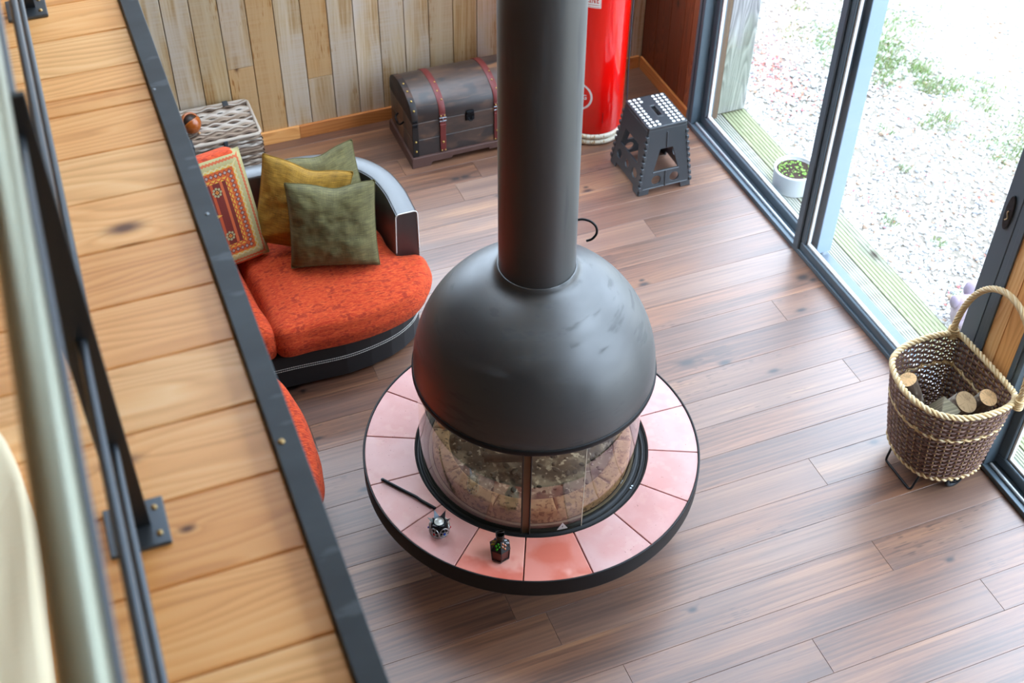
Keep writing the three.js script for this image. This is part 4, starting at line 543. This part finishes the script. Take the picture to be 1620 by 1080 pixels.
  for (const ph of [0.55, Math.PI * 2 - 0.55]) mesh('lip', tube(rimPts(ph), 0.0062, 30, 8), shell, sp);
  mesh('foot', new THREE.SphereGeometry(0.007, 12, 8).translate(0.03, 0.005, 0.03), std({ color: 0xd9a878, roughness: 0.5 }), p);
}
{ // red drum
  const r = 0.166, c = thing('red_drum', 'tall glossy red metal drum with white lettering on a cream rope base', 'drum', [-0.513, 0, 0.462]);
  const redM = std({ color: 0xf00a05, roughness: 0.16, clearcoat: 0.8, clearcoatRoughness: 0.06 });
  mesh('shell', lathe([[0.0, 0.062], [r - 0.004, 0.062], [r, 0.068], [r, 1.25], [r - 0.006, 1.262], [r * 0.8, 1.29], [0, 1.3]], 80), redM, c);
  mesh('dent', merge([boxAt(-0.0012, 0.0012, 0.135, 0.2, -0.001, 0.0014, 0.0004)]), std({ color: 0x7a0606, roughness: 0.4 }), c).position.set(r * Math.sin(-0.1), 0, r * Math.cos(-0.1));
  const rope = dataTex(256, 64, (x, y) => { const n = fbm(x / 12, y / 12, 4); return mix3(hex(0xe9e2cf), hex(0xb78a52), sstep(0.56, 0.75, n)); }); rope.repeat.set(6, 1); const rm = std({ map: rope, roughness: 0.7 });
  mesh('base_ring', new THREE.TorusGeometry(r - 0.002, 0.0165, 12, 80).rotateX(Math.PI / 2).translate(0, 0.0165, 0), rm, c); mesh('base_ring', new THREE.TorusGeometry(r - 0.005, 0.0155, 12, 80).rotateX(Math.PI / 2).translate(0, 0.0475, 0), rm, c);
  // prints on the shell: label with red letters, round emblem
  const patch = (cv, a0, a1, y0, y1, m) => { const t = new THREE.CanvasTexture(cv); t.colorSpace = THREE.SRGBColorSpace; const g = new THREE.CylinderGeometry(r + 0.0006, r + 0.0006, y1 - y0, 32, 1, true, a0, a1 - a0).translate(0, (y0 + y1) / 2, 0); return [g, std({ map: t, roughness: 0.3, ...(m ?? {}) })]; };
  const mk = (w, h) => { const cv = document.createElement('canvas'); cv.width = w; cv.height = h; return [cv, cv.getContext('2d')]; };
  { const [cv, x] = mk(512, 192); x.fillStyle = '#f4f0ea'; x.fillRect(0, 0, 512, 192); x.strokeStyle = '#d43a20'; x.lineWidth = 5; x.strokeRect(12, 12, 488, 168); x.fillStyle = '#d43a20'; x.font = 'bold 104px sans-serif'; x.textAlign = 'right'; x.textBaseline = 'middle'; x.fillText('OLINE', 478, 90); x.fillRect(30, 150, 450, 7); const [g, m] = patch(cv, -1.28, -0.385, 0.824, 0.905); const o = mesh('label', g, m, c); o.userData.label = 'white label with red letters'; }
  { const [cv, x] = mk(512, 512); x.fillStyle = '#f00a05'; x.fillRect(0, 0, 512, 512); x.strokeStyle = '#f6eeee'; x.lineWidth = 34; x.beginPath(); x.arc(256, 256, 232, 0, 7); x.stroke(); x.fillStyle = '#f6eeee'; x.textAlign = 'right'; x.textBaseline = 'middle'; x.font = 'bold 120px sans-serif'; x.fillText('NG', 420, 256); x.font = 'bold 62px sans-serif'; x.fillText('ET', 370, 344); const [g, m] = patch(cv, -1.5, -0.455, 0.208, 0.382, { clearcoat: 0.8, clearcoatRoughness: 0.06, roughness: 0.16 }); const o = mesh('emblem', g, m, c); o.userData.label = 'round white emblem with letters'; }
  const cb = mesh('power_cable', tube([[-0.335, 1.28, 0.49], [-0.337, 0.9, 0.5], [-0.336, 0.6, 0.5], [-0.332, 0.35, 0.5], [-0.326, 0.18, 0.5], [-0.325, 0.05, 0.49], [-0.33, 0.005, 0.46], [-0.31, 0.0045, 0.3], [-0.2, 0.0045, 0.12]], 0.0042, 80, 8), std({ color: 0x39424c, roughness: 0.4 }), scene); cb.userData = { label: 'thin dark cable hanging down beside the red drum', category: 'cable' };
}
{ // folding step stool
  const s = thing('step_stool', 'black plastic folding step stool with white grip dots beside the sliding door', 'stool', [-0.392, 0, 0.955]);
  const pm = std({ color: 0x2b3238, roughness: 0.4, ior: 1.65, clearcoat: 0.4, clearcoatRoughness: 0.35, bumpMap: T.grainy, bumpScale: 0.0003 }), H = 0.39, sw = 0.222, sd = 0.278;
  const rrect = (w, h, r) => { const q = new THREE.Shape(); q.moveTo(-w / 2 + r, -h / 2); q.lineTo(w / 2 - r, -h / 2); q.quadraticCurveTo(w / 2, -h / 2, w / 2, -h / 2 + r); q.lineTo(w / 2, h / 2 - r); q.quadraticCurveTo(w / 2, h / 2, w / 2 - r, h / 2); q.lineTo(-w / 2 + r, h / 2); q.quadraticCurveTo(-w / 2, h / 2, -w / 2, h / 2 - r); q.lineTo(-w / 2, -h / 2 + r); q.quadraticCurveTo(-w / 2, -h / 2, -w / 2 + r, -h / 2); return q; };
  const hole = (q, pts) => { const p = new THREE.Path(); pts.forEach((a, i) => i ? p.lineTo(...a) : p.moveTo(...a)); p.closePath(); q.holes.push(p); return q; }, circ = (q, x, y, r) => { const p = new THREE.Path(); p.absellipse(x, y, r, r, 0, 6.2832, true); q.holes.push(p); return q; };
  const ex = (q, d, b = 0.0015) => new THREE.ExtrudeGeometry(q, { depth: d, bevelEnabled: true, bevelSize: b, bevelThickness: b, bevelSegments: 2, bevelOffset: -b, curveSegments: 20 });
  const seat = hole(rrect(sw, sd, 0.012), [[-0.011, -0.042], [-0.011, 0.042], [0.011, 0.042], [0.011, -0.042]]);
  const sg = ex(seat, 0.014, 0.003); sg.rotateX(-Math.PI / 2); sg.translate(0, H - 0.017, 0); mesh('seat', sg, pm, s);
  mesh('seat_skirt', merge([boxAt(-sw / 2 + 0.006, sw / 2 - 0.006, H - 0.05, H - 0.016, sd / 2 - 0.012, sd / 2 - 0.005), boxAt(-sw / 2 + 0.006, sw / 2 - 0.006, H - 0.05, H - 0.016, -sd / 2 + 0.005, -sd / 2 + 0.012), boxAt(-sw / 2 + 0.004, -sw / 2 + 0.011, H - 0.09, H - 0.016, -sd / 2 + 0.008, sd / 2 - 0.008), boxAt(sw / 2 - 0.011, sw / 2 - 0.004, H - 0.09, H - 0.016, -sd / 2 + 0.008, sd / 2 - 0.008), boxAt(-0.014, 0.014, H - 0.016, H + 0.0015, -0.06, -0.045), boxAt(-0.014, 0.014, H - 0.016, H + 0.0015, 0.045, 0.06), boxAt(-0.0185, -0.0125, H - 0.016, H + 0.0015, -0.06, 0.06), boxAt(0.0125, 0.0185, H - 0.016, H + 0.0015, -0.06, 0.06)]), pm, s);
  const dots = []; const dg = new THREE.CylinderGeometry(0.0088, 0.0088, 0.002, 16); for (let j = 0; j < 10; j++) for (const x of [-0.092, -0.066, -0.04, 0.04, 0.066, 0.092]) { const z = -sd / 2 + 0.019 + j * 0.0267; if (Math.abs(x) < 0.05 && x < 0 && j > 1 && j < 8) continue; dots.push(dg.clone().translate(x, H + 0.0008, z)); } stuff(mesh('grip_dots', merge(dots), std({ color: 0xf2f0ea, roughness: 0.6 }), s)).userData.label = 'white rubber grip dots';
  // end panels (facing z) with window, two round holes and arched foot
  const w0 = sw - 0.012, w1 = 0.3, hp = H - 0.02;
  const panel = (wt, wb, big) => { const q = new THREE.Shape(); q.moveTo(-wb / 2, 0); q.lineTo(-wb / 2 + 0.055, 0); q.lineTo(-wb / 2 + 0.062, 0.03); q.lineTo(wb / 2 - 0.062, 0.03); q.lineTo(wb / 2 - 0.055, 0); q.lineTo(wb / 2, 0); q.lineTo(wt / 2, hp); q.lineTo(-wt / 2, hp); q.closePath();
    if (big) { hole(q, [[-0.07, 0.128], [0.07, 0.128], [0.035, 0.255], [-0.035, 0.255]].reverse()); circ(q, -0.052, 0.076, 0.026); circ(q, 0.052, 0.076, 0.026); } else { hole(q, [[-0.1, 0.16], [0.1, 0.16], [0.075, 0.26], [-0.075, 0.26]].reverse()); circ(q, -0.09, 0.095, 0.028); circ(q, 0.09, 0.095, 0.028); circ(q, 0, 0.095, 0.022); } return q; };
  const tiltZ = Math.atan2(0.168 - sd / 2 + 0.008, hp), tiltX = Math.atan2(0.15 - sw / 2 + 0.004, hp);
  for (const k of [1, -1]) {
    const g = ex(panel(w0, w1, true), 0.007); const p = mesh('leg_panel', g, pm, s); p.position.set(0, 0.001, k * 0.166); if (k < 0) p.rotation.y = Math.PI; p.rotation.order = 'YXZ'; p.rotation.x = -tiltZ;
    for (const g of [boxAt(-0.0035, 0.0035, 0.03, 0.125, 0.006, 0.013), boxAt(-0.0035, 0.0035, 0.26, hp - 0.02, 0.006, 0.013), boxAt(-0.13, 0.13, 0.03, 0.036, 0.004, 0.011), boxAt(-0.075, 0.075, 0.121, 0.127, 0.004, 0.012)]) mesh('rib', g, pm, p);
    const hinge = []; for (let i = 0; i < 9; i++) for (const sx of [-1, 1]) { const y = 0.03 + i * 0.036, x = lerp(w1, w0, y / hp) / 2; hinge.push(boxAt(sx * x - 0.008, sx * x + 0.008, y, y + 0.022, -0.006, 0.0135, 0.002)); } hinge.forEach((g) => mesh('hinge', g, pm, p));
    const e = ex(panel(sd - 0.018, 0.33, false), 0.006); const q = mesh('leg_panel', e, pm, s); q.position.set(k * 0.147, 0.001, 0); q.rotation.order = 'YXZ'; q.rotation.y = k * Math.PI / 2; q.rotation.x = -tiltX;
  }
}

// ---------------------------------------------------------------- wood basket on wheels
{
  const b = thing('wicker_log_basket', 'brown and cream wicker log basket trolley with hooped handle by the door', 'basket', [-0.236, 0, 3.2]);
  // D-shaped outline: flat side towards +x; t in [0,1)
  const outline = (t, k) => { // k 0 at the bottom, 1 at the rim
    const pts = D_PTS; const n = pts.length, f = t * n, i = Math.floor(f), u = f - i; const P = (j) => pts[((j % n) + n) % n]; const cr = (a, b2, c, d) => 0.5 * (2 * b2 + (c - a) * u + (2 * a - 5 * b2 + 4 * c - d) * u * u + (3 * b2 - a - 3 * c + d) * u * u * u);
    const x = cr(P(i - 1)[0], P(i)[0], P(i + 1)[0], P(i + 2)[0]), z = cr(P(i - 1)[1], P(i)[1], P(i + 1)[1], P(i + 2)[1]); const s = lerp(0.74, 1, Math.pow(k, 0.85)); return [x * s + lerp(0.03, 0, k), z * lerp(0.82, 1, k)]; };
  const D_PTS = [[0.19, -0.19], [0.197, -0.1], [0.197, 0.0], [0.195, 0.1], [0.185, 0.175], [0.13, 0.212], [0.03, 0.222], [-0.08, 0.2], [-0.16, 0.14], [-0.197, 0.04], [-0.192, -0.06], [-0.15, -0.16], [-0.06, -0.21], [0.05, -0.222], [0.14, -0.215]];
  const Y0 = 0.1, Y1 = 0.515, brown = std({ color: 0x6b4a3e, roughness: 0.45 }), brown2 = std({ color: 0x82604f, roughness: 0.42 }), cream = std({ color: 0xdcbd8a, roughness: 0.45 }), cream2 = std({ color: 0xe9d2a6, roughness: 0.45 });
  const N = 44, at = (t, k, off = 0) => { const [x, z] = outline(t, k), [x2, z2] = outline((t + 0.002) % 1, k), l = Math.hypot(x2 - x, z2 - z) || 1; return V3(x + (z2 - z) / l * -off, lerp(Y0, Y1, k), z + (x2 - x) / l * off); };
  const area = (() => { let a = 0; for (let i = 0; i < 60; i++) { const p = outline(i / 60, 1), q = outline((i + 1) / 60 % 1, 1); a += p[0] * q[1] - q[0] * p[1]; } return a; })(), sg = area > 0 ? -1 : 1;
  const rowsA = [], rowsB = [], rows = 30;
  for (let j = 0; j < rows; j++) { const k = 0.03 + 0.93 * j / (rows - 1), pts = [], n = N * 4; if (Math.abs(k - 0.64) < 0.02) continue; for (let i = 0; i < n; i++) { const t = i / n, ph = (i / 4) * Math.PI + (j % 2) * Math.PI; const p = at(t, k, sg * 0.0052 * Math.sin(ph + 0.785)); p.y += 0.0022 * Math.sin(ph * 2); pts.push(p); } (j % 3 ? rowsA : rowsB).push(new THREE.TubeGeometry(new THREE.CatmullRomCurve3(pts, true), n, 0.0049, 5, true)); }
  stuff(mesh('woven_side', merge(rowsA), brown, b)); stuff(mesh('woven_side', merge(rowsB), brown2, b));
  const stakes = []; for (let i = 0; i < N; i++) stakes.push(new THREE.TubeGeometry(new THREE.CatmullRomCurve3([0, 0.33, 0.66, 1].map((k) => at((i + 0.25) / N, k))), 8, 0.0033, 5)); stuff(mesh('stakes', merge(stakes), cream, b));
  const braid = (k, r, amp, turns, strands, m, name) => { for (let s = 0; s < strands; s++) { const pts = [], n = 260; for (let i = 0; i < n; i++) { const t = i / n, a = t * turns * 6.2832 + s * 6.2832 / strands, p = at(t, k, sg * amp * Math.cos(a)); p.y += amp * Math.sin(a); pts.push(p); } mesh(name, new THREE.TubeGeometry(new THREE.CatmullRomCurve3(pts, true), n * 2, r, 6, true), s % 2 ? m : cream2, b); } };
  braid(1, 0.0062, 0.0072, 24, 3, cream, 'rim_strand'); braid(0.64, 0.0045, 0.0055, 22, 2, cream, 'band_strand'); braid(0.0, 0.006, 0.0065, 24, 2, cream, 'band_strand');
  { const q = new THREE.Shape(); for (let i = 0; i < 60; i++) { const [x, z] = outline(i / 60, 0); i ? q.lineTo(x, -z) : q.moveTo(x, -z); } const g = new THREE.ExtrudeGeometry(q, { depth: 0.012, bevelEnabled: false }); g.rotateX(-Math.PI / 2); mesh('bottom', g.translate(0, Y0 - 0.002, 0), std({ color: 0x5a3f33, roughness: 0.7 }), b); }
  // hooped handle of twisted willow
  const arc = []; for (let i = 0; i <= 60; i++) { const a = Math.PI * i / 60; arc.push(V3(0.172 + 0.012 * Math.sin(a), 0.49 + 0.385 * Math.pow(Math.sin(a), 0.8), -Math.cos(a) * 0.215)); }
  const hc = new THREE.CatmullRomCurve3(arc), fr = hc.computeFrenetFrames(240, false); for (let s = 0; s < 6; s++) { const pts = []; for (let i = 0; i <= 240; i++) { const t = i / 240, p = hc.getPointAt(t), a = t * 8.5 * 6.2832 + s * 6.2832 / 6, r = 0.0082; p.addScaledVector(fr.normals[i], r * Math.cos(a)).addScaledVector(fr.binormals[i], r * Math.sin(a)); pts.push(p); } mesh('handle_strand', new THREE.TubeGeometry(new THREE.CatmullRomCurve3(pts), 300, 0.0056, 6), s % 2 ? cream : cream2, b); }
  mesh('handle_binding', merge([-1, 1].map((k) => { const pts = []; for (let i = 0; i <= 60; i++) { const a = i / 60 * 6.2832 * 5; pts.push(V3(0.174 + 0.019 * Math.cos(a), 0.49 + i / 60 * 0.05, k * 0.212 + 0.019 * Math.sin(a))); } return new THREE.TubeGeometry(new THREE.CatmullRomCurve3(pts), 120, 0.0042, 5); })), cream, b);
  // wire foot and wheels
  const wire = std({ color: 0x15171a, roughness: 0.4, metalness: 0.4 });
  mesh('wire_foot', tube([[-0.09, 0.1, -0.075], [-0.114, 0.02, -0.066], [-0.117, 0.006, -0.06], [-0.117, 0.0055, 0], [-0.116, 0.006, 0.1], [-0.113, 0.02, 0.112], [-0.085, 0.1, 0.108]], 0.005, 80, 8, false, 0.15), wire, b);
  mesh('axle', merge([rod([0.062, 0.042, -0.16], [0.062, 0.042, 0.16], 0.005), rod([0.062, 0.042, -0.1], [0.05, 0.1, -0.1], 0.005), rod([0.062, 0.042, 0.1], [0.05, 0.1, 0.1], 0.005)]), wire, b);
  for (const z of [-0.155, 0.148]) { const w = mesh('wheel', new THREE.TorusGeometry(0.034, 0.009, 12, 40), std({ color: 0x1c1f23, roughness: 0.5 }), b); w.position.set(0.062, 0.0435, z); const sp = [new THREE.CylinderGeometry(0.009, 0.009, 0.016, 16).rotateX(Math.PI / 2)]; for (let i = 0; i < 4; i++) { const a = i * 1.5708 + 0.5; sp.push(rod([0.008 * Math.cos(a), 0.008 * Math.sin(a), 0], [0.032 * Math.cos(a), 0.032 * Math.sin(a), 0], 0.0045, 6)); } mesh('spokes', merge(sp), std({ color: 0x2a2f35, roughness: 0.4 }), w); }
  // logs
  const endT = dataTex(256, 256, (x, y) => { const u = x / 128 - 1, v = y / 128 - 1, r = Math.hypot(u, v), a = Math.atan2(v, u), q = r * 13 + 0.8 * fbm(u * 3 + 7, v * 3, 3), f = q - Math.floor(q); let c = mix3(hex(0xf6d3a2), hex(0xe0ad74), f); c = mix3(c, hex(0xa88560), sstep(0.5, 0.75, fbm(u * 4 + 3, v * 4 + 9, 4)) * 0.5); if (Math.abs(Math.sin(a * 2.5 + 1)) < 0.035 && r > 0.15) c = mix3(c, hex(0x5a4330), 0.7); return c; });
  const barkT = dataTex(256, 256, (x, y) => { const n = fbm(x / 9, y / 30, 4), m = fbm(x / 30 + 9, y / 30, 4); return mix3(mix3(hex(0x4b3a30), hex(0x8a7867), n), hex(0xb8b0a2), sstep(0.52, 0.7, m) * 0.7); });
  const endM = std({ map: endT, roughness: 0.85 }), endG = std({ map: endT, color: 0xb9bdc2, roughness: 0.9 }), bark = std({ map: barkT, roughness: 0.95, bumpMap: barkT, bumpScale: 0.004 }), splitM = woodMat(T.post, 0xf0dcc0, 0.8, 0.001);
  function log(label, pos, r, len, dir, grey) {
    const dv = V3(...dir).normalize(); const o = thing('firewood_log', label, 'log', [pos[0] - dv.x * len / 2, pos[1] - dv.y * len / 2, pos[2] - dv.z * len / 2], 0, 'logs in the wicker basket'); o.quaternion.setFromUnitVectors(V3(0, 1, 0), V3(...dir).normalize());
    const g = new THREE.CylinderGeometry(r, r * 1.04, len, 22, 6, true); { const p = g.attributes.position; for (let i = 0; i < p.count; i++) { const a = Math.atan2(p.getZ(i), p.getX(i)), k = 1 + 0.09 * (vn(Math.cos(a) * 2 + 9 + r * 99, Math.sin(a) * 2 + p.getY(i) * 6) - 0.5); p.setX(i, p.getX(i) * k); p.setZ(i, p.getZ(i) * k); } g.computeVertexNormals(); } mesh('bark', g, bark, o);
    const cap = (y, f) => { const c = new THREE.CircleGeometry(r * 0.985, 26).rotateX(f ? -Math.PI / 2 : Math.PI / 2).translate(0, y, 0); return c; }; mesh('cut_end', cap(len / 2 - 0.0005, true), grey ? endG : endM, o); mesh('cut_end', cap(-len / 2 + 0.0005, false), endM, o); return o;
  }
  log('round log with a fresh orange cut end leaning against the side of the basket', [-0.348, 0.462, 3.11], 0.036, 0.3, [-0.4, 0.9, -0.1], false);
  log('round log with a weathered grey cut end in the basket', [-0.195, 0.452, 3.29], 0.046, 0.3, [0.12, 0.9, 0.42], true);
  log('log with a pale orange cut end next to the flat side of the basket', [-0.098, 0.45, 3.3], 0.037, 0.3, [0.02, 0.92, 0.36], false);
  { const o = thing('split_log', 'split log with bare wood faces lying between the round logs in the basket', 'log', [-0.283, 0.345, 3.232], 0, 'logs in the wicker basket'); o.quaternion.setFromUnitVectors(V3(0, 1, 0), V3(0.05, 0.86, 0.45).normalize());
    const q = new THREE.Shape(); q.moveTo(0, 0.042); q.lineTo(0.046, -0.026); q.quadraticCurveTo(0, -0.05, -0.046, -0.026); q.closePath(); const g = new THREE.ExtrudeGeometry(q, { depth: 0.24, bevelEnabled: true, bevelSize: 0.003, bevelThickness: 0.003, bevelSegments: 1 }); g.rotateX(-Math.PI / 2); g.translate(0, -0.12, 0); g.clearGroups(); mesh('wood', uvBox(g, 1), splitM, o); }
  log('thin log lying low across the bottom of the basket', [-0.1, 0.16, 3.17], 0.035, 0.2, [0.9, 0.02, 0.3], false);
}
// ---------------------------------------------------------------- on the hearth
{
  const y = HY + 0.001;
  const pk = thing('poker', 'short black iron poker lying across the hearth tiles', 'poker', [-2.358, y, 2.896]);
  { const a = V3(-0.072, 0.006, -0.099), c = V3(0.071, 0.006, 0.098), d = c.clone().sub(a); const P = (t, yy, o = 0) => V3(a.x + d.x * t - d.z * o, yy, a.z + d.z * t + d.x * o); mesh('shaft', tube([P(0, 0.0065), P(0.4, 0.0065), P(0.62, 0.0075), P(0.75, 0.0075, 0.015), P(1, 0.0065, 0.02)], 0.0062, 40, 8), std({ color: 0x1a1c20, roughness: 0.35, metalness: 0.6 }), pk); mesh('tip', new THREE.SphereGeometry(0.0066, 12, 8).translate(a.x, 0.0066, a.z), M.steel, pk); }
  // star topped tealight holder
  const silver = std({ color: 0xb9b9bb, roughness: 0.3, metalness: 0.9 }), h = thing('tealight_holder', 'silver filigree tealight holder with a star shaped crown on the hearth', 'candle holder', [-2.312, y, 3.105]), dark = std({ color: 0x16181c, roughness: 0.4, metalness: 0.6 });
  mesh('cup', lathe([[0, 0.004], [0.022, 0.004], [0.03, 0.02], [0.03, 0.05], [0.024, 0.068], [0.021, 0.07]], 24), dark, h);
  const frame = [], bead = [[], []];
  for (let i = 0; i < 6; i++) { const a = i / 6 * 6.2832 + 0.35, dx = Math.cos(a), dz = Math.sin(a), R = 0.033, cyy = 0.035, tx = -dz, tz = dx, pt = (u, v, o = 0) => V3(dx * (R + o) + tx * u, cyy + v, dz * (R + o) + tz * u); const ring = (r, q, o) => { const p = []; for (let k = 0; k < 18; k++) p.push(pt(r * Math.cos(k / 18 * 6.2832), r * 1.25 * Math.sin(k / 18 * 6.2832), o - 6 * (r * Math.sin(k / 18 * 6.2832)) ** 2)); return new THREE.TubeGeometry(new THREE.CatmullRomCurve3(p, true), 36, q, 5, true); }; frame.push(ring(0.0185, 0.0022, 0.001), ring(0.007, 0.0013, 0.004)); for (let k = 0; k < 6; k++) { const b = k * 1.047 + 0.5; frame.push(new THREE.TubeGeometry(new THREE.CatmullRomCurve3([pt(0.007 * Math.cos(b), 0.0088 * Math.sin(b), 0.004), pt(0.013 * Math.cos(b + 0.35), 0.016 * Math.sin(b + 0.35), 0.003), pt(0.0185 * Math.cos(b), 0.023 * Math.sin(b), 0.0)]), 8, 0.0012, 4)); } const p = pt(0, 0, 0.005); bead[i % 2].push(new THREE.SphereGeometry(0.0042, 10, 8).translate(p.x, p.y, p.z)); }
  stuff(mesh('filigree', merge(frame), silver, h)); const beadM = [std({ color: 0xa3161a, roughness: 0.1 }), std({ color: 0x2347a8, roughness: 0.1 })]; bead.forEach((l, i) => l.forEach((g) => mesh('bead', g, beadM[i], h)));
  mesh('foot_ring', lathe([[0.018, 0], [0.026, 0], [0.027, 0.006], [0.02, 0.008]], 24), silver, h);
  const leaves = []; for (let i = 0; i < 6; i++) { const a = i / 6 * 6.2832 + 0.1, q = new THREE.Shape(); q.moveTo(-0.011, 0); q.lineTo(0, 0.03); q.lineTo(0.011, 0); q.closePath(); const g = new THREE.ExtrudeGeometry(q, { depth: 0.0012, bevelEnabled: false }); g.rotateX(0.75); g.translate(0, 0.066, 0.02); g.rotateY(a); leaves.push(g); } mesh('star_crown', merge(leaves), dark, h).material = std({ color: 0x6a737c, roughness: 0.35, metalness: 0.8 });
  mesh('tealight', lathe([[0, 0.056], [0.018, 0.056], [0.0185, 0.068], [0.0165, 0.068], [0.0155, 0.062], [0, 0.0615]], 24), std({ color: 0xd8d6d0, roughness: 0.35, metalness: 0.4 }), h);
  // little moroccan lantern
  const l = thing('metal_lantern', 'small dark hexagonal metal lantern with coloured glass on the red hearth tile', 'lantern', [-2.146, y, 3.278]); l.rotation.y = -0.25;
  const lm = std({ color: 0x33302f, roughness: 0.35, metalness: 0.75 }), rust = std({ color: 0x5a2f28, roughness: 0.4, metalness: 0.5 }); const hx = (r0, r1, h0) => new THREE.CylinderGeometry(r1, r0, h0, 6);
  mesh('body', toCreasedNormals(hx(0.033, 0.036, 0.05).translate(0, 0.035, 0), 0.3), rust, l); mesh('frame', merge([0, 1, 2, 3, 4, 5].map((i) => rod([0.0335 * Math.sin(i * 1.0472), 0.008, 0.0335 * Math.cos(i * 1.0472)], [0.0365 * Math.sin(i * 1.0472), 0.062, 0.0365 * Math.cos(i * 1.0472)], 0.0026, 6)).concat([toCreasedNormals(hx(0.0385, 0.0385, 0.005).translate(0, 0.062, 0), 0.3), toCreasedNormals(hx(0.036, 0.036, 0.006).translate(0, 0.01, 0), 0.3)])), lm, l);
  mesh('roof', toCreasedNormals(merge([hx(0.04, 0.013, 0.034).translate(0, 0.08, 0)]), 0.3), lm, l); mesh('neck', lathe([[0.0125, 0.095], [0.0125, 0.108], [0.0155, 0.114], [0.0158, 0.126], [0.0135, 0.1265], [0.0125, 0.11]], 24), lm, l);
  mesh('ring', new THREE.TorusGeometry(0.0145, 0.0014, 6, 28).rotateX(0.9).translate(0, 0.132, -0.006), lm, l); for (let i = 0; i < 6; i++) mesh('foot', new THREE.SphereGeometry(0.0042, 8, 6).translate(0.031 * Math.sin(i * 1.0472), 0.0042, 0.031 * Math.cos(i * 1.0472)), M.alu, l);
  const pane = (i, c, lit) => { const a = (i + 0.5) * 1.0472, g = []; for (const [u, v] of [[-0.006, 0.004], [0.006, 0.004], [0, -0.006], [0, 0.013]]) g.push(new THREE.SphereGeometry(0.0042, 8, 6).scale(1, 1.2, 0.25).translate(u, v, 0)); const q = merge(g); q.rotateX(-0.66); q.translate(0, 0.078, 0.0255); q.rotateY(a); return mesh('glass_drop', q, std({ color: c, roughness: 0.1, clearcoat: 1 }), l); }; pane(-1, 0x2f8a18); pane(0, 0xa04c12); pane(1, 0x8a949c); pane(2, 0x7a1818); pane(3, 0x1f3f8a); pane(4, 0x8a7a18);
}
renderer.render(scene, camera);
